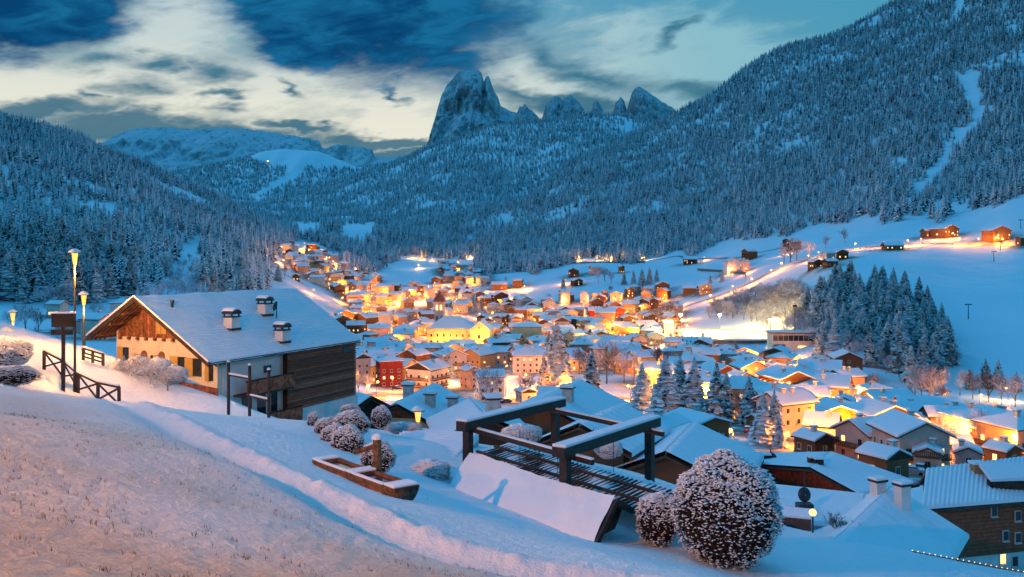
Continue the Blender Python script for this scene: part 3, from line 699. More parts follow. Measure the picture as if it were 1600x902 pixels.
def house(name, c, rz, w_, l_, h, wall, pitch=24, hip=False, balc=0, gable=None, lit=.3, over=.9, chim=1, floors=None, wins=True, label=None, kind='house', style='', px=None, winmax=99, snow_t=.34):
    "ridge along local x, eaves at local +-y; the wall foots in the ground"
    o = empty(name, c, rz); rise = math.tan(R(pitch)) * w_ / 2; dep = 5.0
    x, y = l_ / 2, w_ / 2; b = MB()
    if hip:
        b.box(-x, -y, -dep, x, y, h)
    else:
        b.add([(-x, -y, -dep), (x, -y, -dep), (x, y, -dep), (-x, y, -dep), (-x, -y, h), (x, -y, h), (x, y, h), (-x, y, h), (-x, 0, h + rise), (x, 0, h + rise)],
              [(3, 2, 1, 0), (0, 1, 5, 4), (2, 3, 7, 6), (1, 2, 6, 9, 5), (3, 0, 4, 8, 7), (4, 5, 9, 8), (6, 7, 8, 9)])
    b.build('wall', WM[wall], o)
    if hip:
        b = MB(); hip_faces(b, l_, w_, h + .02, rise, over); rf = b.build('roof', M_EAVE, o)
        b = MB(); hip_faces(b, l_, w_, h + .24, rise + snow_t - .2, over - .06, 0, h + .23); b.build('snow_cover', M_SNOW_ROOF, rf)
    else:
        ex, ey = x + over, y + over; ze = h - math.tan(R(pitch)) * over; zr = h + rise; t = .22
        b = MB()
        b.slab((-ex, -ey, ze), (ex, -ey, ze), (ex, 0, zr), (-ex, 0, zr), t); b.slab((ex, ey, ze), (-ex, ey, ze), (-ex, 0, zr), (ex, 0, zr), t)
        rf = b.build('roof', M_EAVE, o)
        dz = t / math.cos(R(pitch)) + .01; k = .08
        b = MB()
        prof = []
        for u, extra in ((-1, -.10), (-.93, .06), (-.5, .03), (0, -.02), (.5, .03), (.93, .06), (1, -.10)):
            prof.append((u * (ey - k), zr - abs(u) * (zr - ze) * (ey - k) / ey + dz + snow_t + extra))
        n = len(prof); bot = [(-(ey - k), ze + dz + .03), (0, zr + dz + .02), (ey - k, ze + dz + .03)]
        vs = [(-ex + k, a, z) for a, z in prof] + [(ex - k, a, z) for a, z in prof] + [(-ex + k, a, z) for a, z in bot] + [(ex - k, a, z) for a, z in bot]
        fs = [(i, i + n, i + n + 1, i + 1)[::-1] for i in range(n - 1)]
        B = 2 * n; fs += [(0, B, B + 3, n), (n - 1, 2 * n - 1, B + 5, B + 2)]
        fs += [tuple(range(n))[::-1] + (B, B + 1, B + 2), tuple(range(n, 2 * n)) + (B + 5, B + 4, B + 3)]
        b.add(vs, fs); b.build('snow_cover', M_SNOW_ROOF, rf)
    cam_l = Matrix.Rotation(-rz, 3, 'Z') @ (-Vector(c)); cam_l.z = 0; cam_l.normalize()
    dist = Vector(c).length; floors = floors or max(1, int((h - .6) / 2.7))
    rn = random.Random(int(abs(c[0]) * 31 + c[1] * 7)); cnt = 0
    for nx, ny, half, off in ((1, 0, y, x), (-1, 0, y, x), (0, 1, x, y), (0, -1, x, y)):
        if nx * cam_l.x + ny * cam_l.y < .12: continue
        isg = abs(nx) == 1 and not hip
        ang = math.atan2(ny, nx) + math.pi / 2
        if isg and gable:
            g = MB(); z0 = h - .25 if gable != 'low' else h * .55
            yy = y - .02; zz = h if z0 < h else h
            g.add([(nx * (off + .03), -yy, z0), (nx * (off + .03), yy, z0), (nx * (off + .03), yy, h - .06), (nx * (off + .03), 0, h + rise - .08), (nx * (off + .03), -yy, h - .06),
                   (nx * (off + .12), -yy, z0), (nx * (off + .12), yy, z0), (nx * (off + .12), yy, h - .06), (nx * (off + .12), 0, h + rise - .08), (nx * (off + .12), -yy, h - .06)],
                  [(5, 6, 7, 8, 9) if nx > 0 else (9, 8, 7, 6, 5), (0, 1, 6, 5), (1, 2, 7, 6), (4, 0, 5, 9), (2, 3, 8, 7), (3, 4, 9, 8)])
            g.build('gable_cladding', M_TIMB if gable != 'dark' else M_DARK, o)
        if balc and (isg or balc > 2 or (hip and balc)):
            for fl in range(1, floors if floors > 1 else 2):
                z = .4 + fl * 2.75
                if z > h + .4: break
                bb = MB(); bw = half * .92; d0, d1 = off + .15, off + 1.25
                def T(u, v, z_): return (nx * v - ny * u, ny * v + nx * u, z_)
                def bx(u0, u1, v0, v1, z0, z1):
                    bb.hexa([T(u0, v0, z0), T(u0, v1, z0), T(u1, v1, z0), T(u1, v0, z0), T(u0, v0, z1), T(u0, v1, z1), T(u1, v1, z1), T(u1, v0, z1)][::1])
                bx(-bw, bw, d0, d1, z - .16, z)
                bx(-bw, bw, d1 - .08, d1, z + .86, z + 1.0)
                npk = max(6, int(bw * 2 / (.5 if dist > 300 else .3)))
                for q in range(npk + 1):
                    u = -bw + 2 * bw * q / npk; bx(u - .09, u + .09, d1 - .07, d1 - .02, z, z + .87)
                bb.build('balcony', M_DARK if wall in ('brown', 'timber', 'darkwood') else M_TIMB, o)
        if wins:
            ncol = max(1, int(half * 2 / 2.9))
            for fl in range(floors + (1 if isg and rise > 2.4 else 0)):
                z = .95 + fl * 2.75; nc = ncol if fl < floors else max(1, ncol - 2)
                if z + 1.4 > h + (rise * .55 if isg else 0): break
                for q in range(nc):
                    if cnt >= winmax: break
                    u = (q + .5) / nc * 2 * half - half if fl < floors else ((q + .5) / nc - .5) * half
                    r_ = rn.random(); key = 'lit' if r_ < lit * .6 else 'pale' if r_ < lit else 'dark'
                    if dist > 650 and key == 'dark' and rn.random() < .4: continue
                    px_, py_ = nx * (off + .02 + (.12 if isg and gable and fl >= floors else 0)) - ny * u, ny * (off + .02) + nx * u
                    inst('window', WIN[key], o, (px_, py_, z), ang); cnt += 1
    for q in range(chim):
        cx_ = rn.uniform(-.6, .6) * x; cy_ = (rn.choice((-1, 1)) * rn.uniform(.12, .5)) * y
        inst('chimney', CHIM, o, (cx_, cy_, h + rise * (1 - abs(cy_) / y) + .35 if not hip else h + rise * max(.1, min(1 - abs(cy_) / y, (x - abs(cx_)) / max(y, .1))) + .4), 0)
    col = {'darkwood': 'dark wooden', 'timber': 'brown timber', 'brown': 'brown', 'mauve': 'mauve grey'}.get(wall, wall)
    HOUSES.append((o, label, col, hip, balc, gable, w_, kind, style, px or (c[0] / c[1] * F + CX, HY - c[2] / c[1] * F), lit))
    o['category'] = kind
    return o
BOXES = []
def box_house(x0, x1, yt, yb, ori, wall, rot=0, **kw):
    "a house that fills these pixels; its distance comes from where its foot stands on the ground"
    p = ground((x0 + x1) / 2, yb)
    if p is None: return
    s_ = p.y / F; wd = max((x1 - x0) * s_ * .93, 5.5); ht = max((yb - yt) * s_, 4.2); a = abs(R(rot))
    pitch = kw.pop('pitch', 24); asp = kw.pop('asp', 1.15); hip = ori == 'h'; ov = min(.9, wd * .06)
    if ori == 'g':
        w_ = wd / (math.cos(a) + asp * math.sin(a)) - 2 * ov * .5; l_ = w_ * asp; rz = R(90 + rot)
    else:
        l_ = wd / (math.cos(a) + math.sin(a) / asp) - 2 * ov * .5; w_ = min(l_ / asp, 15); rz = R(rot)
    w_, l_ = max(w_, 4.5), max(l_, 4.5)
    rise = math.tan(R(pitch)) * w_ / 2
    # looking down on the roof: the far part of the roof lifts the top of the picture of the house
    dn = max(0, -p.z / p.y); lift = (l_ if ori == 'g' else w_) * .5 * dn
    h = max(ht - rise - .3 - lift * .6, 2.6)
    c = Vector((p.x, p.y + (l_ if ori == 'g' else w_) * .45, 0)); c.z = min(zg(c.x, c.y), p.z + 1.0)
    c.z = max(c.z, p.z - .5); h = max(h - (c.z - p.z), 2.6)
    BOXES.append((c.x, c.y, max(w_, l_)))
    return house(kw.pop('name', 'chalet' if wall in ('brown', 'timber', 'darkwood') else 'house'), c, rz, w_, l_, h, wall, pitch=pitch, hip=hip, px=((x0 + x1) / 2, (yt + yb) / 2), over=ov, winmax=kw.pop('winmax', 99 if p.y < 520 else 8 if p.y < 900 else 4), **kw)
BH = box_house
BH(541, 581, 552, 597, 'g', 'grey', 28, gable='dark', lit=.05, label='grey narrow house with dark timber gable beside the red hotel')
BH(580, 632, 556, 605, 'h', 'red', 22, lit=.3, floors=3, name='hotel', label='deep red square hotel with white windows and hipped snowy roof')
BH(630, 703, 564, 617, 'g', 'cream', -28, gable='dark', balc=3, lit=.08, asp=1.2, label='big cream house with dark gable and side balconies in front of the red hotel')
BH(677, 733, 545, 589, 'g', 'mauve', 20, balc=1, lit=.15, label='mauve grey house with balconies just in front of the yellow church')
BH(715, 753, 572, 609, 'g', 'orange', 30, lit=.15, label='orange lit gabled house beside the steep lane')
BH(737, 792, 578, 628, 'e', 'white', 12, lit=.1, label='white house with broad low snowy roof behind a bare tree')
BH(608, 655, 505, 538, 'h', 'yellow', 30, lit=.1, pitch=34, asp=1.0, label='square yellow rectory with pointed hipped roof')
BH(545, 590, 489, 517, 'g', 'brown', -25, lit=.3, name='hotel', label='large brown hotel with lit windows above the lamp star')
BH(542, 612, 528, 554, 'e', 'cream', -8, lit=.1, pitch=14, wins=False, label='wide low roof under snow below the square rectory')
for q in ((590, 615, 488, 511, 'e', 'mauve'), (618, 646, 483, 506, 'g', 'mauve'), (651, 680, 486, 508, 'e', 'timber'), (657, 683, 500, 524, 'e', 'grey'), (530, 546, 484, 504, 'g', 'pink'), (640, 668, 553, 576, 'g', 'cream'), (645, 672, 541, 560, 'e', 'orange'),
          (790, 815, 537, 561, 'g', 'cream'), (760, 796, 543, 570, 'e', 'pink'), (878, 899, 518, 558, 'g', 'yellow'), (898, 928, 528, 556, 'h', 'orange'), (927, 950, 517, 540, 'g', 'ochre'), (955, 977, 527, 548, 'g', 'yellow'),
          (957, 990, 503, 518, 'e', 'timber'), (991, 1033, 506, 524, 'g', 'cream'), (1033, 1054, 501, 531, 'e', 'pink'), (847, 867, 479, 494, 'g', 'brown'), (868, 892, 479, 496, 'g', 'orange'), (896, 916, 480, 495, 'e', 'orange'),
          (917, 943, 480, 497, 'e', 'red'), (943, 981, 479, 497, 'g', 'red'), (903, 926, 496, 511, 'g', 'orange'), (930, 953, 500, 516, 'g', 'red'), (1039, 1069, 545, 579, 'g', 'orange'), (1073, 1089, 539, 569, 'h', 'yellow'),
          (1155, 1178, 550, 577, 'g', 'orange'), (1203, 1248, 548, 571, 'e', 'pink'), (1224, 1237, 570, 595, 'e', 'orange'), (1347, 1377, 622, 652, 'e', 'grey'), (1541, 1577, 646, 676, 'g', 'cream'), (1571, 1604, 660, 682, 'e', 'cream'), (1579, 1612, 674, 699, 'e', 'timber'),
          (1471, 1503, 668, 693, 'g', 'yellow'), (1549, 1603, 699, 727, 'g', 'timber'), (1324, 1349, 673, 696, 'e', 'grey'), (1364, 1390, 670, 689, 'h', 'yellow'), (1290, 1331, 624, 662, 'e', 'cream'), (1173, 1206, 655, 673, 'e', 'timber')):
    BH(*q, rot=random.uniform(-28, 28), lit=random.uniform(.15, .5), balc=random.choice((0, 1)), gable=random.choice((None, 'timber')) if q[4] == 'g' else None)
BH(797, 867, 540, 583, 'h', 'white', 4, lit=.05, pitch=30, asp=1.2, chim=2, name='villa', label='white villa with big hipped roof and arched dormer beside tall spruces')
BH(799, 852, 503, 541, 'h', 'yellow', -6, lit=.1, asp=1.4, label='yellow hipped building joined to the church court')
BH(921, 962, 538, 564, 'h', 'orange', 8, lit=.4, label='orange hipped house with square dormer behind the frosted trees')
BH(888, 926, 553, 580, 'e', 'yellow', 3, lit=.3, label='yellow block beside the lit street below the church')
BH(977, 1020, 536, 570, 'g', 'timber', 6, lit=.25, balc=3, gable='timber', name='chalet', label='timber chalet with three rows of balconies above the frosted trees')
BH(1030, 1069, 542, 584, 'h', 'pink', 10, lit=.1, label='pink hipped house with plain walls beside the frosted tree')
BH(1087, 1113, 547, 574, 'h', 'mauve', 12, lit=.1, label='lilac hipped house just below the ice rink')
BH(1122, 1159, 547, 581, 'h', 'pink', -8, lit=.15, balc=1, label='tall pink house with wide white roof below the ice rink')
BH(1065, 1106, 575, 612, 'g', 'orange', 14, lit=.2, balc=1, label='orange apartment house with stacked balconies beside the spruces')
BH(1103, 1140, 584, 619, 'g', 'orange', -10, lit=.1, label='orange gabled apartment house between two similar blocks')
BH(1138, 1183, 581, 622, 'g', 'orange', 18, lit=.1, label='orange corner house with tall windows beside a bright street lamp')
BH(1199, 1225, 566, 595, 'g', 'yellow', 14, lit=.3, label='yellow lit gabled house at the bright street corner')
BH(1236, 1264, 565, 598, 'g', 'orange', 10, lit=.35, label='orange gabled house with three lit windows near the sports hall')
BH(1259, 1297, 557, 583, 'g', 'orange', -18, lit=.2, gable='timber', label='orange house with timber gable directly below the sports hall')
BH(1270, 1323, 582, 619, 'g', 'cream', 22, lit=.15, balc=3, label='cream house with balconies above the long cream hotel')
BH(1179, 1302, 603, 652, 'e', 'cream', -7, lit=.75, asp=2.3, pitch=26, name='hotel', chim=3, label='long cream hotel with rows of lit windows')
BH(1193, 1257, 593, 612, 'e', 'pink', -8, lit=.1, label='low broad roof directly behind the long cream hotel')
BH(1174, 1208, 629, 659, 'g', 'white', -30, lit=.1, label='small white gabled house in front of the long cream hotel')
BH(1209, 1255, 640, 674, 'e', 'mauve', 6, lit=.2, label='blue grey low house in front of the long cream hotel')
BH(1256, 1327, 646, 695, 'e', 'white', -28, lit=.1, pitch=36, label='white house with tall steep snowy roof and side windows')
BH(1247, 1312, 674, 712, 'g', 'brown', 24, lit=.05, gable='dark', balc=1, name='chalet', label='weathered brown chalet in front of the steep white house')
BH(1300, 1348, 618, 673, 'g', 'white', -22, lit=.1, asp=1.2, label='white gabled house with patchy snow roof left of the grey block')
BH(1347, 1395, 598, 636, 'h', 'grey', 10, lit=.3, balc=0, label='grey hipped block with two lit windows on the snowy field')
BH(1374, 1476, 643, 692, 'g', 'ochre', -26, lit=.15, asp=.9, pitch=24, balc=1, name='hotel', label='ochre gabled hotel with pale balconies')
BH(1450, 1542, 636, 692, 'e', 'timber', -10, lit=.3, asp=1.6, balc=3, name='hotel', label='long brown hotel with white balcony fronts near the lower road')
BH(1531, 1578, 664, 705, 'g', 'timber', 20, lit=.2, asp=1.3, label='brown house with pale ribbed roof at the lower road')
BH(1350, 1431, 698, 748, 'g', 'timber', 27, lit=.25, gable='dark', asp=1.1, name='chalet', label='brown chalet with two yellow windows behind the long red shed')
BH(1429, 1486, 696, 738, 'g', 'cream', -24, lit=.3, balc=3, label='cream house with lit balconies beside the chalet with yellow windows')
BH(1432, 1527, 680, 717, 'e', 'cream', -14, lit=.2, asp=2.0, label='long low roof under snow in front of the ochre hotel')
BH(1493, 1550, 700, 731, 'g', 'grey', -24, lit=.05, label='grey gabled house behind the big ribbed roof')
BH(803, 841, 606, 628, 'g', 'white', 20, lit=.1, pitch=20, gable='dark', label='small white pavilion with dark gable beside the lower lane')
BH(838, 913, 606, 640, 'e', 'timber', -14, lit=.05, asp=1.3, label='house with wide blue snow roof below the two tall spruces')
BH(1046, 1150, 646, 720, 'g', 'timber', 24, lit=.2, balc=3, asp=1.4, pitch=16, name='apartment_house', label='dark timber apartment house with stepped roofs behind the round bush')
BH(995, 1092, 652, 728, 'g', 'brown', -38, lit=.1, asp=1.4, label='brown house with long ribbed roof in front of the timber apartments')
BH(166, 206, 467, 494, 'h', 'white', 10, lit=.05, label='white house with small dormer below the dark wooded hill')
BH(80, 128, 492, 520, 'e', 'grey', 10, lit=.0, label='grey house behind the notice board')
BH(70, 100, 470, 496, 'e', 'cream', -8, lit=.3, label='cream house behind the tall street lamp')
BH(120, 172, 490, 530, 'e', 'cream', -20, lit=.0, wins=False, label='low snowy roof beside the gabled chalet')
# scattered farms and hotels on the slopes
for q in ((1067, 1093, 401, 413, 'e', 'darkwood'), (1134, 1160, 403, 425, 'g', 'white'), (1157, 1173, 406, 425, 'e', 'pink'), (1160, 1186, 389, 406, 'e', 'timber'), (1222, 1237, 373, 385, 'g', 'darkwood'), (1237, 1253, 375, 390, 'e', 'timber'),
          (1287, 1307, 393, 406, 'e', 'cream'), (1307, 1331, 390, 405, 'g', 'darkwood'), (1266, 1288, 405, 418, 'g', 'darkwood'), (1288, 1311, 404, 417, 'e', 'darkwood'), (1382, 1415, 378, 391, 'e', 'timber'), (1443, 1465, 357, 371, 'e', 'timber'),
          (1463, 1502, 351, 371, 'g', 'timber'), (1548, 1581, 353, 377, 'g', 'timber'), (1590, 1606, 369, 384, 'e', 'timber'), (1094, 1115, 443, 459, 'g', 'orange'), (1066, 1094, 446, 459, 'e', 'timber'), (887, 907, 419, 433, 'g', 'darkwood'),
          (920, 940, 415, 428, 'e', 'pink'), (966, 977, 415, 427, 'g', 'timber'), (891, 912, 435, 447, 'g', 'darkwood'), (873, 892, 453, 475, 'e', 'cream'), (905, 922, 455, 474, 'g', 'white'), (923, 941, 457, 471, 'e', 'orange'),
          (940, 951, 453, 469, 'g', 'pink'), (952, 977, 455, 471, 'g', 'pink'), (976, 992, 449, 465, 'g', 'timber'), (1024, 1049, 440, 457, 'g', 'timber'), (847, 866, 402, 413, 'e', 'timber'), (800, 819, 435, 449, 'e', 'timber'), (844, 864, 465, 479, 'g', 'timber'),
          (765, 796, 456, 473, 'g', 'darkwood'), (767, 794, 440, 453, 'e', 'timber'), (804, 819, 462, 471, 'e', 'darkwood'), (583, 616, 443, 460, 'e', 'yellow'), (561, 584, 433, 448, 'e', 'orange'), (660, 681, 451, 468, 'g', 'pink'), (716, 735, 412, 421, 'e', 'darkwood'), (736, 752, 422, 433, 'e', 'timber'),
          (455, 468, 428, 438, 'g', 'darkwood'), (400, 422, 378, 388, 'e', 'darkwood'), (690, 705, 417, 428, 'e', 'timber'), (1003, 1022, 448, 462, 'e', 'orange')):
    BH(*q, rot=random.uniform(-25, 25), lit=random.uniform(.2, .6), balc=random.choice((0, 1)), chim=random.choice((0, 1)))

# ------------------------------------------------------------------ church
def church():
    p = ground(690, 548); D = p.y; s_ = D / F
    o = empty('church', (P(706, 548, D).x, D + 10, p.z), R(-6))
    L, Wd, h = 33, 21, 15.0; x, y = L / 2, Wd / 2
    b = MB(); b.box(-x, -y, -5, x, y, h)
    for u in np.linspace(-x + 1, x - 1, 8): b.box(u - .45, -y - .35, -5, u + .45, -y + .1, h - 1.2)
    b.box(-x - .25, -y - .25, h - .7, x + .25, y + .25, h - .02)
    b.build('nave_wall', WM['yellow'], o)
    b = MB(); hip_faces(b, L, Wd, h, 8.2, .7); rf = b.build('roof', M_EAVE, o)
    b = MB(); hip_faces(b, L, Wd, h + .22, 8.2 + .15, .62, 0, h + .21); b.build('snow_cover', M_SNOW_ROOF, rf)
    def arch(nm, u, z, w_, hh, m_):
        q = MB(); n = 8; pts = [(-w_ / 2, 0), (w_ / 2, 0)] + [(w_ / 2 * math.cos(t), hh + w_ / 2 * math.sin(t)) for t in np.linspace(0, math.pi, n)]
        q.add([(a, -.06, c) for a, c in pts] + [(a, .05, c) for a, c in pts], [tuple(range(len(pts)))] + [(i, i + len(pts), (i + 1) % len(pts) + len(pts), (i + 1) % len(pts)) for i in range(len(pts))])
        w2 = q.build(nm, m_, o); w2.location = (u, -y - .03, z); return w2
    for i, u in enumerate(np.linspace(-x + 3.1, x - 3.1, 7)):
        arch('window', u, 2.0, 1.3, 4.6, M_GLASS); arch('window', u, 9.6, 1.1, 1.5, M_GLASS)
    # entrance front at the ski-slope end: a gabled projection
    b = MB(); w2 = 12.0
    b.add([(x - 2, -y - 5, -5), (x + w2, -y - 5, -5), (x + w2, y - 4, -5), (x - 2, y - 4, -5), (x - 2, -y - 5, h), (x + w2, -y - 5, h), (x + w2, y - 4, h), (x - 2, y - 4, h), (x + w2 / 2 - 1, -y - 5, h + 6), (x + w2 / 2 - 1, y - 4, h + 6)],
          [(3, 2, 1, 0), (0, 1, 5, 8, 4), (1, 2, 6, 5), (2, 3, 7, 9, 6), (3, 0, 4, 7), (5, 6, 9, 8), (7, 4, 8, 9)])
    b.build('front_wall', WM['yellow'], o)
    b = MB(); xa, xb, xm = x - 2.6, x + w2 + .6, x + w2 / 2 - 1
    b.slab((xm, -y - 5.5, h + 6.1), (xm, y - 4, h + 6.1), (xa, y - 4, h - .45), (xa, -y - 5.5, h - .45), -.3); b.slab((xb, -y - 5.5, h - .25), (xb, y - 4, h - .25), (xm, y - 4, h + 6.1), (xm, -y - 5.5, h + 6.1), -.3)
    for i in range(len(b.f)): b.f[i] = b.f[i][::-1]
    b.build('front_roof', M_SNOW_ROOF, o)
    for u, z, w_, hh in ((x + .6, 2, 1.2, 5), (x + 4.5, 0, 2.4, 4.2), (x + 8.6, 2, 1.2, 5), (x + 4.5, 9, 1.6, 2.0), (x + 4.5, 16, 1.2, .4)):
        k = arch('window' if z else 'door', u, z, w_, hh, M_GLASS if z else M_TIMB); k.location.y = -y - 5.04
    # bell tower
    tx, ty, tw, th = -x + 4.5, y + 3.4, 6.4, 33.0
    b = MB(); b.box(tx - tw / 2, ty - tw / 2, -5, tx + tw / 2, ty + tw / 2, th)
    for z in (17, 25.0, th - .6): b.box(tx - tw / 2 - .3, ty - tw / 2 - .3, z, tx + tw / 2 + .3, ty + tw / 2 + .3, z + .5)
    tower = b.build('tower_wall', WM['pink'], o)
    for i in (-1, 1):
        k = arch('belfry_opening', tx + i * 1.5, 27, 1.5, 3.0, M_LIT); k.location.y = ty - tw / 2 - .04
        k = arch('belfry_window', tx + i * 1.5, 19.5, .9, 2.6, M_GLASS); k.location.y = ty - tw / 2 - .04
    b = MB(); b.box(tx - 4.2, ty - 4.2, th + .02, tx + 4.2, ty + 4.2, th + .7)
    b.lathe([(4.3, th + .7), (3.9, th + 2.6), (2.6, th + 4.0), (2.2, th + 5.2), (1.2, th + 6.2), (.12, th + 8.4), (.1, th + 10)], 10, c=(tx, ty, 0)); b.build('tower_cap', mat('tower_red', (.30, .10, .06), .7), o)
    tag(o, 'big yellow church with bell tower and hipped purple-grey snow roof', 'church')
    BOXES.append((o.location.x, o.location.y, 46)); return o
CH = church()

# ------------------------------------------------------------------ fill the streets between the named houses
TOWN = [[(532, 444), (590, 432), (640, 446), (700, 440), (765, 478), (860, 472), (930, 466), (1010, 458), (1062, 470), (1066, 512), (1040, 540), (1120, 566), (1330, 584), (1345, 650), (1600, 690), (1600, 720), (1400, 735), (1300, 700), (1180, 668), (1090, 640), (1000, 585), (900, 580), (770, 575), (560, 600), (532, 540)],
        [(412, 388), (445, 382), (500, 392), (530, 410), (560, 432), (600, 440), (560, 470), (505, 452), (470, 436), (455, 410)], [(690, 415), (740, 420), (760, 445), (700, 440)]]
_try = 0; nfill = 0
while nfill < 345 and _try < 40000:
    _try += 1; poly = TOWN[0] if _try % 7 < 5 else TOWN[1] if _try % 7 == 5 else TOWN[2]
    xs = [a for a, _ in poly]; ys = [b_ for _, b_ in poly]
    x, y = random.uniform(min(xs), max(xs)), random.uniform(min(ys), max(ys))
    if not inpoly(np.array([x]), np.array([y]), poly)[0]: continue
    p = ground(x, y)
    if p is None: continue
    w_ = random.uniform(8.5, 13); l_ = w_ * random.uniform(1.05, 1.5)
    if any((p.x - a) ** 2 + (p.y - b_) ** 2 < ((l_ + s_) * .43) ** 2 for a, b_, s_ in BOXES): continue
    wl = random.choice(('white', 'cream', 'cream', 'ochre', 'yellow', 'orange', 'orange', 'pink', 'brown', 'timber', 'timber', 'grey'))
    BOXES.append((p.x, p.y, l_)); nfill += 1
    house('chalet' if wl in ('brown', 'timber') else 'house', (p.x, p.y, float(zt(p.x, p.y)) - .3), R(random.choice((0, 90)) + random.uniform(-30, 30)), w_, l_, random.uniform(5.5, 9.5), wl, pitch=random.uniform(20, 27), hip=random.random() < .18,
          balc=random.choice((0, 1, 1)), gable=random.choice((None, 'timber', None)), lit=random.uniform(.2, .6), chim=random.choice((1, 1, 2)), winmax=99 if p.y < 450 else 8 if p.y < 900 else 4)

# ------------------------------------------------------------------ roads
def ribbon(name, pts, width, mat_, lift=.25, kind='structure'):
    W_ = [ground(x, y) if not isinstance(x, Vector) else x for x, y in pts]; W_ = [q for q in W_ if q is not None]
    ctr = []
    for a, b in zip(W_[:-1], W_[1:]):
        n = max(2, int((b - a).length / 6))
        for i in range(n): ctr.append(a.lerp(b, i / n))
    ctr.append(W_[-1]); V = []
    for _ in range(2): ctr = [ctr[0]] + [(ctr[i - 1] + ctr[i] * 2 + ctr[i + 1]) / 4 for i in range(1, len(ctr) - 1)] + [ctr[-1]]
    for i, c_ in enumerate(ctr):
        d = ctr[min(i + 1, len(ctr) - 1)] - ctr[max(i - 1, 0)]; n = Vector((-d.y, d.x, 0)).normalized()
        for k in (-1, -.5, 0, .5, 1):
            q = c_ + n * k * width / 2; V.append((q.x, q.y, float(zt(q.x, q.y)) + lift))
    return tag(grid_mesh(name, V, len(ctr), 5, mat_), kind=kind)
ribbon('road', [(1036, 492), (1085, 474), (1120, 464), (1150, 452), (1178, 440), (1205, 425), (1240, 412), (1290, 400), (1345, 388), (1400, 383), (1470, 381), (1540, 381), (1600, 386)], 9, M_PACK)
ribbon('road', [(838, 411), (900, 409), (960, 408), (1012, 408), (1060, 400), (1110, 404), (1160, 402), (1200, 392), (1240, 386)], 8, M_PACK)
ribbon('road', [(640, 404), (670, 406), (700, 410), (712, 425), (716, 440), (720, 455)], 8, M_PACK)
ribbon('road', [(690, 452), (708, 470), (726, 486), (748, 497), (776, 494), (800, 505), (870, 514), (882, 540), (886, 580)], 8, M_PACK)
ribbon('road', [(1430, 636), (1480, 630), (1530, 636), (1570, 646), (1600, 652)], 9, M_PACK)
ribbon('road', [(560, 640), (590, 618), (612, 610), (640, 606)], 7, M_PACK)
ribbon('road', [(835, 618), (880, 612), (930, 618), (990, 626), (1040, 624)], 6, M_PACK)
ribbon('road', [(536, 510), (560, 522), (600, 535), (660, 545), (720, 552), (790, 548)], 9, M_PACK)
ribbon('road', [(600, 442), (570, 430), (555, 412), (540, 400), (520, 385)], 7, M_PACK)

# ------------------------------------------------------------------ street lamps
LAMPS = []
def lamp_shapes():
    b = MB(); b.tube([(0, 0, -1), (0, 0, 5.6)], [.09, .06], 6); b.bar((0, 0, 5.5), (.7, 0, 5.75), .08, .08); pole = b.mesh('pole', M_METAL)
    b = MB(); b.lathe([(.02, -.32), (.26, -.26), (.36, 0), (.26, .18), (.02, .22)], 8); bulb = b.mesh('lamp_head', M_LAMP)
    b = MB(); b.lathe([(.02, -.32), (.26, -.26), (.36, 0), (.26, .18), (.02, .22)], 8); bw = b.mesh('lamp_head', M_LAMPW)
    return pole, bulb, bw
L_POLE, L_BULB, L_BULBW = lamp_shapes()
def street_lamp(x, y, power=1500, col=(1.0, .34, .04), big=1.0, white=False, p=None, hgt=1.0):
    p = p or ground(x, y)
    if p is None: return
    o = empty('street_lamp', (p.x, p.y, p.z), random.uniform(0, 6.28)); o.scale = (1, 1, hgt)
    inst('pole', L_POLE, o); hd = inst('lamp_head', L_BULBW if white else L_BULB, o, (.75, 0, 5.6), 0, (big, big, big / hgt))
    ld = bpy.data.lights.new('lamp_light', 'POINT'); ld.energy = power; ld.color = col; ld.shadow_soft_size = .5
    lo = bpy.data.objects.new('lamp_light', ld); lo.location = (1.1, 0, 5.1); link(lo, o)
    LAMPS.append((o, (x, y))); o['category'] = 'street lamp'; return o
_bl = [(593, 524), (606, 536), (649, 536), (672, 541), (691, 549), (716, 552), (744, 553), (764, 545), (781, 548), (866, 516), (877, 518), (884, 535), (889, 552), (883, 568), (848, 498), (941, 500), (977, 497), (990, 484), (1003, 490), (1040, 470), (1020, 470), (1052, 480),
       (1080, 566), (1180, 576), (1196, 588), (1156, 630), (1188, 612), (1098, 622), (1121, 622), (1082, 618), (1053, 620), (1022, 602), (1000, 585), (960, 575), (932, 560), (1060, 560), (1078, 548), (1236, 600), (1255, 578), (1215, 580), (1232, 562),
       (1406, 650), (1378, 654), (1342, 630), (1350, 660), (1500, 690), (1480, 700), (1410, 708), (1440, 716), (1520, 694), (1545, 690), (1476, 640), (1530, 640), (1580, 650), (1200, 655), (1262, 660), (1290, 655), (1240, 655), (1146, 724), (1220, 656),
       (745, 600), (735, 608), (613, 612), (588, 622), (573, 630), (640, 622), (636, 588), (700, 600), (870, 600), (890, 615), (930, 622), (985, 628), (790, 620), (824, 606), (800, 560), (790, 590),
       (560, 520), (545, 512), (576, 500), (602, 480), (625, 478), (582, 470), (574, 484), (565, 470), (548, 462), (600, 462), (612, 452), (640, 462), (655, 474), (690, 456), (700, 466), (712, 478), (728, 490), (748, 499), (768, 497), (790, 500), (815, 506), (676, 478), (668, 500), (630, 520),
       (720, 440), (714, 428), (716, 415), (700, 412), (740, 432), (770, 472), (790, 472), (585, 452), (570, 440), (555, 425), (850, 486), (870, 492), (900, 494), (920, 494), (958, 494), (880, 476), (925, 474), (960, 474), (905, 514), (1000, 516), (1020, 520), (1050, 524), (985, 522), (955, 520), (920, 540), (945, 548)]
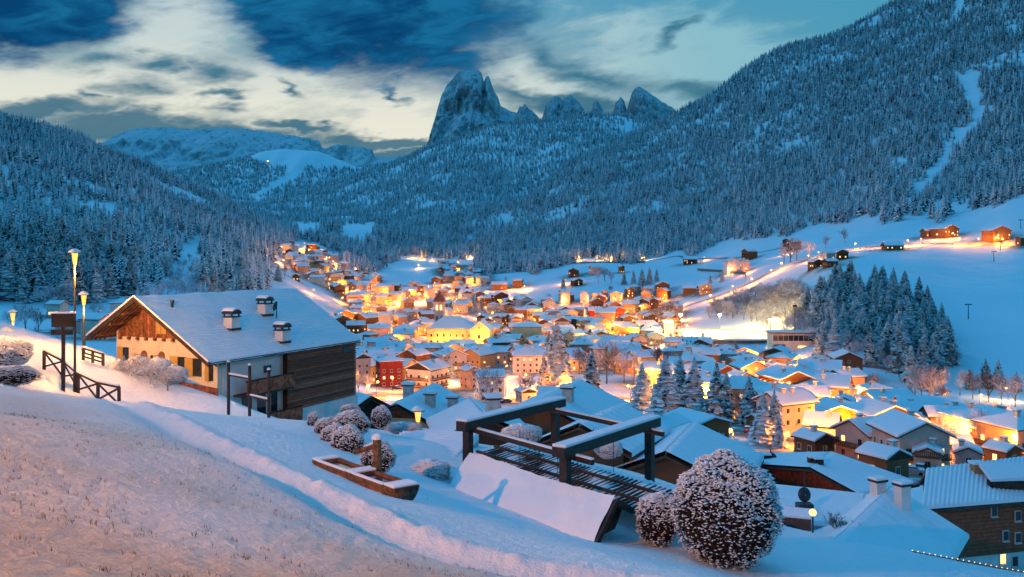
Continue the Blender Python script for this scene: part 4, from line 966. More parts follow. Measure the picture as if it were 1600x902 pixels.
_far = [(418, 396), (428, 400), (420, 410), (441, 392), (458, 398), (470, 395), (487, 392), (488, 402), (500, 396), (508, 402), (514, 408), (520, 414), (526, 420), (512, 422), (520, 430), (516, 444), (500, 440), (490, 462), (536, 474), (533, 452), (560, 455), (444, 414), (465, 424), (545, 440), (550, 430), (575, 425), (560, 412), (568, 398), (475, 385)]
_edge = [(644, 404), (660, 406), (676, 408), (692, 409), (840, 410), (882, 408), (906, 408), (932, 408), (956, 408), (984, 408), (1006, 408), (655, 420), (735, 404)]
_road = [(1146, 456), (1176, 445), (1204, 431), (1222, 420), (1262, 409), (1100, 408), (1228, 398), (1336, 390), (1380, 388), (1420, 385), (1500, 383), (1565, 384), (1110, 470), (1060, 486), (1280, 404), (1465, 376), (1490, 374), (1558, 380), (1140, 428), (1165, 428), (1440, 383), (1530, 383)]
for x, y in _bl: street_lamp(x, y, random.uniform(18000, 42000) * ((.95 if x > 1200 and y > 600 else .62) if y > 575 else .8 if y > 540 else 1.0), (1.0, random.uniform(.26, .35), random.uniform(.015, .04)), random.uniform(.8, 1.5))
for x, y in _far: street_lamp(x, y, random.uniform(26000, 50000), (1.0, .31, .03), 2.0)
for x, y in _edge: street_lamp(x, y, random.uniform(20000, 40000), (1.0, .44, .09), 1.8)
for x, y in _road: street_lamp(x, y, random.uniform(16000, 30000), (1.0, random.uniform(.25, .34), .03), 1.6)
_xl = 0; _tr = 0  # extra lamps at random between the houses, added to spread the orange glow
while _xl < 90 and _tr < 900:
    _tr += 1; hh = random.choice(HOUSES); px, py = hh[9]; x, y = px + random.uniform(-16, 16), py + random.uniform(2, 18)
    if x < 540 or x > 1590 or y < 440 or y > 730: continue
    p = ground(x, y)
    if p is None or any((p.x - a) ** 2 + (p.y - b_) ** 2 < (s_ * .55) ** 2 for a, b_, s_ in BOXES): continue
    if any((p.x - o_.location.x) ** 2 + (p.y - o_.location.y) ** 2 < 260 for o_, _ in LAMPS): continue
    _xl += 1; street_lamp(x, y, random.uniform(16000, 32000) * ((.95 if x > 1200 and y > 600 else .62) if y > 575 else .8 if y > 540 else 1.0), (1.0, random.uniform(.26, .35), random.uniform(.015, .04)), random.uniform(.8, 1.2))
# floodlights round the church
for x, y in ((672, 556), (705, 558), (738, 560), (760, 552)): street_lamp(x, y, 42000, (1.0, .48, .07), 1.2)
for x, y in ((1075, 520), (1575, 628)): street_lamp(x, y, 12000, (1.0, .60, .2), 1.5)
# small light on the white alp
_al = P(431, 256, 5750); al = street_lamp(431, 256, 60000, (1.0, .5, .15), 12, p=Vector((_al.x, 5560, _al.z - 8)))

# ------------------------------------------------------------------ ice rink, its hall and floodlights
def rink():
    c = Vector((140, 588, -53.0))
    V = []; n = 40
    b = MB(); pts = []
    for i in range(n):
        t = 2 * math.pi * i / n; u = abs(math.cos(t)) ** .5 * (1 if math.cos(t) > 0 else -1); v = abs(math.sin(t)) ** .5 * (1 if math.sin(t) > 0 else -1)
        pts.append((u * 27, v * 40))
    b.add([(0, 0, .5)] + [(x, y, .5) for x, y in pts], [(0, 1 + i, 1 + (i + 1) % n) for i in range(n)])
    o = empty('ice_rink', c, R(-6)); tag(o, 'floodlit oval ice rink below the grove', 'ice rink')
    b.build('ice_sheet', mat('ice', (.80, .84, .86), .35, .4, .05, .2), o)
    b = MB()
    for i in range(n):
        a, d = pts[i], pts[(i + 1) % n]; b.bar((a[0], a[1], .9), (d[0], d[1], .9), .2, 1.0)
    b.build('boards', WM['cream'], o)
    for x, y in ((-20, 43), (8, 44), (-29, -12), (29, -8)):
        m_ = empty('floodlight_mast', (c.x + x, c.y + y, c.z)); m_['category'] = 'floodlight'
        b = MB(); b.tube([(0, 0, -2), (0, 0, 11)], [.16, .1], 6); b.bar((-1, 0, 11), (1, 0, 11), .15, .15); b.build('pole', M_METAL, m_)
        b = MB(); b.box(-1.0, -.3, 10.7, 1.0, .3, 11.5); b.build('lamp_head', M_LAMPW, m_)
        ld = bpy.data.lights.new('lamp_light', 'POINT'); ld.energy = 120000 if y > 0 else 90000; ld.color = (1.0, .66, .20); ld.shadow_soft_size = .6
        lo = bpy.data.objects.new('lamp_light', ld); lo.location = (0, -.8 if y > 0 else .8, 10.0); link(lo, m_)
        m_['label'] = {(-20, 43): 'white floodlight mast behind the rink at its town end', (8, 44): 'white floodlight mast behind the rink toward the sports hall', (-29, -12): 'floodlight mast beside the rink at its town end', (29, -8): 'floodlight mast beside the rink next to the sports hall'}[(x, y)]
    h = ground(1245, 546)
    o = empty('sports_hall', (h.x, h.y + 6, h.z), R(-3)); tag(o, 'long flat sports hall with a band of dark windows beside the rink', 'sports hall')
    b = MB(); b.box(-13, -6, -4, 13, 6, 8.6); b.build('wall', WM['cream'], o)
    b = MB(); b.box(-13.8, -6.8, 8.62, 13.8, 6.8, 9.2); rf = b.build('roof', M_EAVE, o)
    b = MB(); b.box(-13.6, -6.6, 9.22, 13.6, 6.6, 9.7); b.build('snow_cover', M_SNOW_ROOF, rf)
    for i in range(9):
        b = MB(); b.box(-12.4 + i * 2.75, -6.12, 4.6, -12.4 + i * 2.75 + 2.5, -6.02, 7.6); b.build('window', M_GLASS, o)
    b = MB(); b.box(-12, -6.12, 0, -6, -6.02, 2.6); b.build('gate', M_DARK, o)
    for i in range(2):
        b = MB(); b.box(1 + i * 4.2, -6.12, .8, 5 + i * 4.2, -6.02, 1.9); b.build('window', M_LIT, o)
rink()

# ------------------------------------------------------------------ single trees
ORD = ['first', 'second', 'third', 'fourth', 'fifth', 'sixth', 'seventh', 'eighth', 'ninth', 'tenth', 'eleventh', 'twelfth', 'thirteenth', 'fourteenth', 'fifteenth', 'sixteenth', 'seventeenth', 'eighteenth', 'nineteenth', 'twentieth']
def nth(i):
    n = i + 1; pre = ''
    if n > 100: pre = 'hundred-and-'; n -= 100
    if n == 100: return 'hundredth'
    if n <= 20: return pre + ORD[n - 1]
    t, u = divmod(n, 10); T_ = {2: 'twent', 3: 'thirt', 4: 'fort', 5: 'fift', 6: 'sixt', 7: 'sevent', 8: 'eight', 9: 'ninet'}[t]
    return pre + T_ + ('ieth' if u == 0 else 'y-' + ORD[u - 1])
for k, i in enumerate(sorted(near_i, key=lambda i: fpx[i])):
    fir((FX[i], FY[i], FZ[i] - .4), FH[i] * 1.05, 'tall snow-laden spruce at the foot of the wooded hill, %s along its edge' % nth(k), 'spruces at the foot of the wooded hill')
GROVE = [(1246, 478), (1330, 446), (1400, 436), (1430, 460), (1462, 500), (1490, 556), (1478, 592), (1440, 590), (1400, 582), (1350, 552), (1318, 540), (1288, 548), (1262, 520)]
_g = []; _t = 0
while len(_g) < 150 and _t < 6000:
    _t += 1; x, y = random.uniform(1246, 1492), random.uniform(434, 592)
    if not inpoly(np.array([x]), np.array([y]), GROVE)[0]: continue
    if 1340 < x < 1362 and y < 500 and random.random() < .8: continue
    p = ground(x, y)
    if p is None or any((p.x - q.x) ** 2 + (p.y - q.y) ** 2 < 10 for q in _g): continue
    _g.append(p)
for k, p in enumerate(sorted(_g, key=lambda q: q.x / q.y)):
    fir(p - Vector((0, 0, .4)), random.uniform(13, 22), 'snowy spruce in the grove beside the ski slope, %s counted from the rink' % nth(k), 'spruces of the grove beside the ski slope', wide=1.25)
_v = [(864, 596, 24), (871, 604, 27), (850, 612, 16), (925, 630, 19), (1003, 640, 15), (868, 540, 12), (1040, 655, 20), (1062, 650, 18), (1085, 655, 19), (1120, 660, 17), (1135, 655, 15), (1170, 664, 15), (1192, 695, 12), (1210, 696, 13), (1218, 700, 8), (858, 560, 17), (881, 612, 14),
      (1098, 540, 9), (1134, 545, 7), (1150, 546, 6), (1120, 548, 7), (1285, 552, 18), (1305, 556, 20), (1326, 562, 16), (668, 606, 9), (700, 590, 14), (688, 572, 13), (838, 503, 8), (856, 503, 8), (790, 440, 9), (912, 474, 7), (880, 450, 16), (975, 445, 16), (990, 443, 18), (1003, 446, 20), (1015, 444, 22), (1026, 440, 16), (742, 486, 15), (752, 484, 13),
      (435, 440, 16), (472, 436, 10), (452, 382, 12), (1110, 442, 10), (1128, 440, 12), (1424, 600, 18), (1446, 610, 13), (1360, 572, 17), (1515, 608, 10), (1540, 606, 14), (1560, 606, 13), (1588, 612, 10)]
for k, (x, y, h) in enumerate(sorted(_v)):
    p = ground(x, y)
    if p is not None: fir(p - Vector((0, 0, .3)), h, 'dark snow-covered spruce among the town houses, %s counted from the chalet side' % nth(k), 'spruces between the town houses', wide=1.2)
_t = 0; _n = []
RINKWOOD = [(1098, 498), (1130, 478), (1180, 462), (1240, 452), (1262, 470), (1258, 515), (1278, 545), (1240, 526), (1205, 512), (1160, 500)]
while len(_n) < 165 and _t < 8000:
    _t += 1; x, y = random.uniform(1098, 1280), random.uniform(450, 546)
    if inpoly(np.array([x]), np.array([y]), RINKWOOD)[0]:
        p = ground(x, y)
        if p is not None and all((p.x - q.x) ** 2 + (p.y - q.y) ** 2 > 7 for q in _n): _n.append(p)
for k, p in enumerate(sorted(_n, key=lambda q: q.x / q.y)):
    broadleaf(p - Vector((0, 0, .3)), random.uniform(8, 13), 'frosted leafless tree on the bank above the rink, %s counted from the road' % nth(k), 'frosted trees above the rink', kinds=FROST + BUSHY, wide=1.45)
_f = [(948, 600, 20), (905, 585, 14), (916, 588, 14), (975, 598, 15), (990, 600, 14), (762, 640, 14), (1030, 590, 16), (960, 585, 14), (1045, 500, 18), (1028, 505, 16), (1062, 508, 17), (1036, 515, 14), (1050, 492, 14), (690, 472, 14), (706, 476, 16), (721, 484, 14), (700, 460, 12), (640, 600, 8), (560, 615, 9), (575, 618, 8), (812, 612, 8), (1418, 655, 12),
      (1440, 625, 14), (1452, 628, 15), (1462, 632, 14), (1430, 622, 13), (1475, 640, 10), (1500, 618, 12), (1520, 624, 13), (1545, 628, 14), (1565, 632, 13), (1586, 636, 14), (1530, 615, 10), (1510, 610, 9), (1360, 558, 12), (1385, 570, 12), (1405, 590, 11), (1340, 565, 11), (1372, 714, 10), (1440, 732, 7), (1236, 668, 8), (1255, 668, 7), (945, 440, 20), (935, 444, 18), (955, 442, 15), (884, 470, 14), (1165, 440, 9), (1235, 410, 26), (1245, 408, 24), (1225, 412, 22), (1265, 404, 18), (1290, 388, 14), (1320, 380, 16),
      (1478, 560, 11), (1488, 575, 10), (1470, 596, 10), (1452, 600, 9), (1432, 598, 9), (1340, 555, 10), (1365, 565, 10), (1320, 545, 11), (1300, 540, 11), (1385, 585, 9), (20, 520, 9), (40, 515, 10), (60, 518, 9), (90, 540, 7), (55, 545, 7), (150, 500, 8), (12, 545, 8), (445, 436, 14), (600, 420, 15), (585, 412, 16), (560, 408, 18), (548, 402, 18), (1100, 725, 5.5), (1120, 728, 6), (1085, 728, 5)]
_tr = 0; _ex = []
while len(_ex) < 110 and _tr < 3000:
    _tr += 1; hh = random.choice(HOUSES); px, py = hh[9]; x, y = px + random.uniform(-22, 22), py + random.uniform(-4, 18)
    if x < 540 or x > 1590 or y < 440 or y > 725: continue
    p = ground(x, y)
    if p is None or any((p.x - a) ** 2 + (p.y - b_) ** 2 < (s_ * .5) ** 2 for a, b_, s_ in BOXES): continue
    _ex.append((x, y, random.uniform(5, 11)))
_f += _ex
for k, (x, y, h) in enumerate(sorted(_f)):
    p = ground(x, y)
    if p is not None: broadleaf(p - Vector((0, 0, .2)), h, 'bare frosted tree between the houses, %s counted from the chalet side' % nth(k), 'frosted trees between the houses', kinds=FROST if k % 4 else BARE)
# dense frosted shrub bank on the wooded hill
for k, (x, y) in enumerate([(250, 470), (262, 462), (270, 448), (280, 440), (288, 455), (296, 470), (300, 440), (305, 425), (286, 425), (310, 455), (240, 474), (275, 470), (318, 470), (330, 466), (296, 410), (345, 470), (70, 480), (85, 478), (60, 470), (100, 482)]):
    p = ground(x, y)
    if p is not None: broadleaf(p, random.uniform(8, 13), 'frosted bushy tree in the pale gully of the wooded hill, %s of its kind' % nth(k), 'frosted trees in the gully', kinds=FROST + BUSHY)
# ------------------------------------------------------------------ ski lift pylons, retaining wall, mast
for k, (x, y, h) in enumerate(((1553, 409, 8), (1563, 393, 8), (1513, 499, 9), (1595, 358, 8), (1540, 440, 8))):
    p = ground(x, y)
    if k == 4: continue
    o = empty('lift_pylon', p, .3); b = MB(); b.tube([(0, 0, -1), (0, 0, h)], [.28, .2], 8); b.build('mast', M_METAL, o)
    b = MB(); b.bar((-2.2, 0, h), (2.2, 0, h), .4, .45); b.box(-2.3, -.5, h - .5, -1.6, .5, h - .2); b.box(1.6, -.5, h - .5, 2.3, .5, h - .2); b.build('crossarm', M_METAL, o)
    tag(o, 'thin T-shaped ski lift pylon on the open slope, %s from the valley' % ['second', 'third', 'lowest', 'highest'][k], 'lift pylon', 'ski lift pylons')
p = ground(1242, 545); o = empty('lamp_mast', p); b = MB(); b.tube([(0, 0, -1), (0, 0, 24)], [.35, .2], 8); b.build('pole', mat('wood_pole', (.22, .14, .08), .8), o); b = MB(); b.box(-1.2, -.3, 23.2, 1.2, .3, 24.2); b.build('lamp_head', M_METAL, o)
tag(o, 'tall slim unlit mast in front of the grove', 'mast')
def wallrun(pts, h, lab):
    W_ = [ground(x, y) for x, y in pts]; b = MB()
    for a, c_ in zip(W_[:-1], W_[1:]): b.bar(a + Vector((0, 0, h / 2 - .3)), c_ + Vector((0, 0, h / 2 - .3)), .6, h)
    return tag(b.build('retaining_wall', mat('wall_concrete', (.16, .15, .15), .9), None), lab, 'wall')
wallrun([(868, 412), (900, 412), (960, 411), (1008, 411)], 2.6, 'dark retaining wall under the lit road at the forest edge')
wallrun([(1090, 423), (1120, 425), (1165, 429)], 3.0, 'dark retaining wall below the white hillside hotel')
wallrun([(1340, 573), (1372, 576), (1398, 581)], 1.5, 'dark low wall on the snowy field below the grove')

# ------------------------------------------------------------------ trodden, gritted ground round the houses and lamps
_tv = np.zeros(ZT.shape)
for a, b_, s_ in BOXES:
    if b_ < 1500: _tv += np.exp(-((_WX - a) ** 2 + (_WY - b_) ** 2) / (s_ * .95 + 5) ** 2)
_tr_ = terrain.data.attributes.new('trodden', 'FLOAT', 'POINT'); _tr_.data.foreach_set('value', np.clip(_tv * 1.5 - .15, 0, 1).ravel().astype(np.float32))

# ------------------------------------------------------------------ parked cars
def car_meshes():
    prof = [(-2.1, .35), (-2.15, .75), (-1.9, .92), (-1.0, 1.0), (-.55, 1.42), (.95, 1.45), (1.6, 1.0), (2.05, .9), (2.1, .4)]
    b = MB(); n = len(prof)
    for y in (-.82, .82):
        for x, z in prof: b.v.append((x, y * (.82 if z > 1.1 else 1.0), z))
    b.f += [tuple(range(n))[::-1], tuple(range(n, 2 * n))] + [(i, i + 1, i + 1 + n, i + n) for i in range(n - 1)] + [(n - 1, 0, n, 2 * n - 1)]; b.mi += [0] * (n + 2)
    body = b
    g = MB()
    for s_ in (-1, 1): g.add([(-.85, s_ * .80, 1.04), (1.35, s_ * .80, 1.04), (.85, s_ * .70, 1.38), (-.5, s_ * .70, 1.38)], [(0, 1, 2, 3) if s_ < 0 else (3, 2, 1, 0)])
    g.add([(-1.0, -.7, 1.03), (-1.0, .7, 1.03), (-.58, .6, 1.40), (-.58, -.6, 1.40)], [(3, 2, 1, 0)])
    w_ = MB(); w_.tube([(0, -.1, 0), (0, .1, 0)], .32, 12)
    sn = MB(); sn.hexa([(-.6, -.66, 1.44), (1.0, -.66, 1.46), (1.0, .66, 1.46), (-.6, .66, 1.44), (-.5, -.58, 1.56), (.9, -.58, 1.57), (.9, .58, 1.57), (-.5, .58, 1.56)]); sn.box(-1.95, -.7, .97, -1.1, .7, 1.04)
    return body, g.mesh('glass', M_GLASS), w_.mesh('wheel', mat('tyre', (.02, .02, .02), .9)), sn.mesh('snow_cover', M_SNOW_ROOF)
_cb, _cg, _cw, _cs = car_meshes()
_paint = [_cb.mesh('body', mat('paint_' + nm, c_, .3, .5, .05)) for nm, c_ in (('dark', (.03, .035, .04)), ('silver', (.35, .36, .38)), ('red', (.25, .02, .02)), ('blue', (.03, .06, .16)), ('white', (.6, .6, .6)))]
_pn = ['dark', 'silver', 'red', 'blue', 'white']
_cars = [(888 + 4.6 * i, 514 + .35 * i) for i in range(11)] + [(764, 637), (775, 638), (790, 630), (1040, 525), (1010, 522), (1425, 742), (1438, 738), (1495, 694), (1512, 697), (620, 609), (1300, 660), (1168, 676), (968, 578), (1248, 600), (1385, 692)]
for k, (x, y) in enumerate(_cars):
    p = ground(x, y); q = k % 5
    if p is None or any((p.x - a) ** 2 + (p.y - b_) ** 2 < (s_ * .42) ** 2 for a, b_, s_ in BOXES): continue
    o = empty('parked_car', p + Vector((0, 0, .05)), R(80 if k < 11 else random.uniform(0, 180))); inst('body', _paint[q], o); inst('glass', _cg, o); inst('snow_cover', _cs, o)
    for wx in (-1.3, 1.3):
        for wy in (-.74, .74): inst('wheel', _cw, o, (wx, wy, .32))
    tag(o, ('%s car parked in the row behind the church, %s of the row' % (_pn[q], nth(k))) if k < 11 else '%s snow-topped car parked among the houses, %s counted away from the car row' % (_pn[q], nth(k - 11)), 'car', 'cars parked in the town')

# ------------------------------------------------------------------ labels that single out each house and lamp
MARKS = [('the yellow church', 712, 530), ('the red hotel', 606, 580), ('the white villa', 831, 560), ('the ice rink', 1135, 525), ('the long cream hotel', 1240, 630), ('the ochre hotel', 1425, 668), ('the timber apartments', 1100, 685),
         ('the forest-edge road', 930, 406), ('the hillside road bend', 1230, 412), ('the dark field chalet', 780, 465), ('the brown town hotel', 567, 503), ('the upper farmsteads', 1480, 365)]
def place_labels(items, what):
    "items: (object, description, (px, py)); the nth from a landmark on one side of it"
    sec = {}
    for o, d, (x, y) in items:
        if x < 530 and y < 470: m_ = ('the far settlement', 470, 410)
        else: m_ = min(MARKS, key=lambda q: (q[1] - x) ** 2 + ((q[2] - y) * 1.5) ** 2)
        dx, dy = x - m_[1], y - m_[2]
        s_ = ('toward the ski slope' if dx > 0 else 'toward the wooded hill') if abs(dx) > abs(dy) * 1.4 else ('toward the viewer' if dy > 0 else 'up the valley')
        sec.setdefault((m_[0], s_), []).append((dx * dx + dy * dy, o, d))
    for (m_, s_), lst in sec.items():
        for i, (_, o, d) in enumerate(sorted(lst, key=lambda q: q[0])): o['label'] = '%s, %s %s from %s %s' % (d, nth(i), what, m_, s_)
_it = []
for (o, label, col, hip, balc, gable, w_, kind, style, px, lit) in HOUSES:
    o['group'] = 'town houses'
    if label: o['label'] = label
    else: _it.append((o, '%s %s' % (col, 'hipped house' if hip else 'gabled house'), px))
place_labels(_it, 'house')
place_labels([(o, 'lit orange street lamp', px) for o, px in LAMPS], 'lamp')  # the lamps added between the houses share this label
for o, px in LAMPS: o['group'] = 'street lamps of the town'
al['label'] = 'single orange lamp on the distant white alp'

# ------------------------------------------------------------------ foreground: gabled chalet
M_PLAST = mat('chalet_plaster', (.72, .65, .54), .9, .2, .08, 1.5, .2, 12)
M_PLASTW = mat('chalet_plaster_white', (.70, .68, .66), .9, .2, .08, 1.5, .2, 12)
M_PLANK = mat('plank_red_brown', (.20, .085, .04), .75, .25, .45, 5)
M_PLANKO = mat('plank_weathered', (.34, .115, .065), .8, .25, .6, 3)
M_BEAM = mat('beam_black_brown', (.030, .022, .018), .55, .4, .4, 6)
M_SHUT = mat('shutter_ochre', (.50, .33, .10), .7, .3, .1)
M_BARKR = mat('log_bark', (.17, .10, .055), .9, .2, .5, 9, .8, 30)
M_LOGEND = mat('log_end', (.10, .075, .06), .8, .2, .5, 12)
M_WATER = mat('trough_water', (.012, .035, .045), .06, .6, .1)
def plank_mat(name, col):
    m_ = bpy.data.materials.new(name); m_.use_nodes = True; t = NT(m_.node_tree); b = t.n['Principled BSDF']; b.inputs['Roughness'].default_value = .8
    mp = t.node('ShaderNodeMapping'); t.l.new(t.node('ShaderNodeTexCoord').outputs['Object'], mp.inputs[0]); mp.inputs[3].default_value = (.6, 6, 14)
    n = t.noise(mp.outputs[0], 2.0, 5, .7); t.l.new(t.mix(t.step(n, .3, .72), rgb(*[c * .45 for c in col]), rgb(*[min(1, c * 1.5) for c in col])), b.inputs['Base Color']); return m_
M_LOGS = [plank_mat('log_plank', c) for c in ((.20, .062, .036), (.30, .095, .05), (.40, .15, .085), (.14, .05, .034))]
RZH = 1.14106
def chalet_main():
    g0 = Vector((-26.356, 62.0, -2.912)); base = -12.0
    o = empty('gabled_chalet', (g0.x, g0.y, base), RZH); tag(o, 'cream chalet with timber gable and wide snow-covered tiled roof above the meadow', 'chalet')
    zr = g0.z - base; L = 17.6; wR, wL, t = 6.804, 4.687, .6266
    U0 = 1.7                                     # the gable wall stands back under the eaves
    vR, vL = 5.9, -3.7
    def top(v): return zr - abs(v) * t - .28
    def q(u, v, z): return (u, -v, z)
    b = MB()
    b.add([q(U0, vL, -2), q(U0, vR, -2), q(U0, vR, top(vR)), q(U0, 0, top(0)), q(U0, vL, top(vL)), q(L - .5, vL, -2), q(L - .5, vR, -2), q(L - .5, vR, top(vR)), q(L - .5, 0, top(0)), q(L - .5, vL, top(vL))],
          [(0, 1, 2, 3, 4), (9, 8, 7, 6, 5), (1, 6, 7, 2), (0, 4, 9, 5), (2, 7, 8, 3), (4, 3, 8, 9)])
    b.build('wall', M_PLAST, o)
    # roof deck
    th = .20
    b = MB()
    b.slab(q(0, wR, zr - wR * t), q(L, wR, zr - wR * t), q(L, 0, zr), q(0, 0, zr), -th); b.slab(q(0, -wL, zr - wL * t), q(0, 0, zr), q(L, 0, zr), q(L, -wL, zr - wL * t), -th)
    rf = b.build('roof', M_EAVE, o)
    # snow over tile courses: a stepped sheet, one step for each course
    def courses(v0, n):
        V = []; us = np.linspace(.02, L - .02, 90); prof = [(0, .0)]
        for i in range(n):
            a, c_ = i / n, (i + 1) / n
            prof += [(a + .001, .03), (a + .20 / n, .135), (c_ - .12 / n, .160), (c_ - .001, .03)]
        prof += [(1.0, -.10)]
        pv = np.array(prof)
        for u in us:
            for s_, h_ in pv:
                v = v0 * s_; V.append(q(u, v, zr - abs(v) * t + h_ + .02 * float(h_ > .0) * math.sin(u * 1.3 + s_ * 9)))
        V = np.array(V); V[:, 2] += .022 * fbm(V[:, 0] * 1.2, V[:, 1] * 1.2, 3, 12)
        return V, len(us), len(pv)
    V, a, c_ = courses(wR - .03, 30); s1 = grid_mesh('snow_cover', V, a, c_, M_SNOW_ROOF, rf, smooth=False)
    V, a, c_ = courses(-(wL - .03), 20); s2 = grid_mesh('snow_cover', V[:, :], a, c_, M_SNOW_ROOF, rf, smooth=False)
    for s_ in (-1, 1):   # barge boards, rafters and purlins
        w_ = wR if s_ > 0 else wL
        b = MB(); b.bar(q(-.03, 0, zr - .10), q(-.03, s_ * w_, zr - w_ * t - .10), .08, .34); b.build('barge_board', M_DARK, rf)
        b = MB(); b.bar(q(-.09, 0, zr + .14), q(-.09, s_ * w_, zr - w_ * t + .14), .10, .12); b.build('snow_edge', M_SNOW_ROOF, rf)
        for f_ in (.28, .55, .82):
            b = MB(); v = s_ * w_ * f_; b.bar(q(.1, v, zr - abs(v) * t - .33), q(U0 + .3, v, zr - abs(v) * t - .33), .16, .22); b.build('purlin', M_PLANK, rf)
    for u in np.linspace(.25, 1.45, 4):
        b = MB(); b.bar(q(u, -.1, zr - .3), q(u, -wL, zr - wL * t - .24), .10, .12); b.build('rafter', M_PLANK, rf)
        b = MB(); b.bar(q(u, .1, zr - .3), q(u, wR, zr - wR * t - .24), .10, .12); b.build('rafter', M_PLANK, rf)
    # timber boarding in the gable, board by board
    zb = zr - 2.95; v = -3.45; k = 0
    while v < 4.3:
        wd = random.uniform(.20, .28); zt_ = min(top(v), top(v + wd)) - .02
        if zt_ > zb + .1:
            b = MB(); b.hexa([q(U0 - .06, v, zb), q(U0 - .01, v, zb), q(U0 - .01, v + wd - .02, zb), q(U0 - .06, v + wd - .02, zb), q(U0 - .06, v, top(v) - .02), q(U0 - .01, v, top(v) - .02), q(U0 - .01, v + wd - .02, top(v + wd) - .02), q(U0 - .06, v + wd - .02, top(v + wd) - .02)])
            b.build('plank', M_PLANK if k % 3 else M_PLANKO, o)
        v += wd; k += 1
    for v in np.arange(-3.2, 4.3, .85):
        b = MB(); b.box(U0 - .22, -v - .09, zb - .20, U0 - .01, -v + .09, zb - .01); b.build('beam_end', M_PLANK, o)
    for v0, v1, z0, z1 in ((-1.9, -.9, zb + .3, zb + 1.25), (.3, .75, zb + .3, zb + 1.35), (.8, 1.25, zb + .3, zb + 1.35)):
        b = MB(); b.box(U0 - .11, -v1, z0, U0 - .065, -v0, z1); b.build('shutter', M_PLANK if v0 < 0 else M_SHUT, o)
    # openings of the plaster front
    def opening(v, z, w_, h_, arch, shut, nm='window'):
        b = MB(); n = 9
        pts = [(-w_ / 2, 0), (w_ / 2, 0)] + ([(w_ / 2 * math.cos(a), h_ + w_ / 2 * math.sin(a)) for a in np.linspace(0, math.pi, n)] if arch else [(w_ / 2, h_), (-w_ / 2, h_)])
        m_ = len(pts)
        b.add([(0, -a, c_) for a, c_ in pts] + [(.10, -a, c_) for a, c_ in pts], [tuple(range(m_))[::-1]] + [(i, (i + 1) % m_, (i + 1) % m_ + m_, i + m_) for i in range(m_)])
        w2 = b.build(nm, M_PLANK if nm == 'door' else M_GLASS, o); w2.location = q(U0 - .02, v, z)
        if shut:
            b = MB(); b.box(-.05, -w_ / 2 + 0, -.02, -.005, w_ / 2, h_ + .02); s_ = b.build('shutter', M_SHUT, o); s_.location = q(U0 - .03, v - shut * w_, z)
        return w2
    zf = zr - 4.6
    opening(-2.75, zf - .15, .55, 1.0, False, 1); opening(-.95, zf - .75, .62, 1.15, True, 1, 'door'); opening(.75, zf - .75, .62, 1.15, True, 1, 'door')
    opening(2.7, zf - .85, .75, 1.25, False, 1); opening(4.1, zf - .9, .75, 1.25, False, 1); opening(5.35, zf - 1.15, .35, 1.1, False, 1)
    b = MB(); b.lathe([(.02, -.16), (.09, -.1), (.11, .06), (.03, .16)], 6); k = b.build('wall_lantern', M_METAL, o); k.location = q(U0 - .12, -.1, zf + .25)
    # side towards the valley: plaster below the eave, log storey at the back
    b = MB(); b.box(8.6, -(vR + .55), -1.2, L - .35, -vR + .3, top(vR) + .05); b.build('log_core', M_DARK, o)
    z = .3; k = 0
    while z < top(vR) - .1:
        h_ = random.uniform(.16, .22)
        b = MB(); b.box(8.45 - .05 * (k % 2), -(vR + .64 + random.uniform(0, .03)), z, L - .28, -(vR + .56), z + h_ - .05); b.build('plank', M_LOGS[random.choice((0, 0, 1, 1, 2, 3))], o); z += h_; k += 1
    b = MB(); b.box(8.3, -(vR + .75), -3.2, L - .2, -vR, .25); b.build('plaster_base', M_PLASTW, o)
    b = MB(); b.box(15.4, -(vR + .70), 4.0, 16.4, -(vR + .63), 4.45); b.build('window', M_GLASS, o)
    for z0, u0, u1 in ((2.2, 3.2, 8.4), (-.4, 5.0, 9.4)):
        b = MB(); b.box(u0, -(vR + 1.2), z0 - .14, u1, -vR, z0); bl = b.build('balcony', M_DARK, o)
        for u in np.arange(u0 + .1, u1, .22):
            b = MB(); b.box(u, -(vR + 1.22), z0, u + .17, -(vR + 1.17), z0 + .95); b.build('slat', M_PLANKO, bl)
        b = MB(); b.bar((u0, -(vR + 1.2), z0 + 1.0), (u1, -(vR + 1.2), z0 + 1.0), .1, .1); b.build('handrail', M_DARK, bl)
    b = MB(); b.box(2.2, -(vR + .06), -1.6, 8.25, -vR + .1, top(vR) - .05); b.build('side_wall', M_PLASTW, o)
    for u, z, w_, h_ in ((4.0, .3, 1.0, 1.7), (5.6, .2, .9, 1.8), (7.1, .4, .7, 1.4), (6.3, 3.4, .8, .5), (4.4, -1.3, .9, .9)):
        b = MB(); b.box(u - .06, -(vR + .12), z - .06, u + w_ + .06, -(vR + .05), z + h_ + .06, 0); b.box(u, -(vR + .15), z, u + w_, -(vR + .10), z + h_, 1); b.build('window', [M_FRAME, M_GLASS], o)
    # chimneys, dish, aerial, vent on the valley slope
    def roofpt(px, py):
        best = None
        for D in np.linspace(58, 82, 1200):
            p = P(px, py, D); dx, dy = p.x - g0.x, p.y - g0.y
            u = dx * math.cos(RZH) + dy * math.sin(RZH); v = dx * math.sin(RZH) - dy * math.cos(RZH)
            e = abs(p.z - (g0.z - abs(v) * t + .15))
            if best is None or e < best[0]: best = (e, u, v)
        return best[1], best[2]
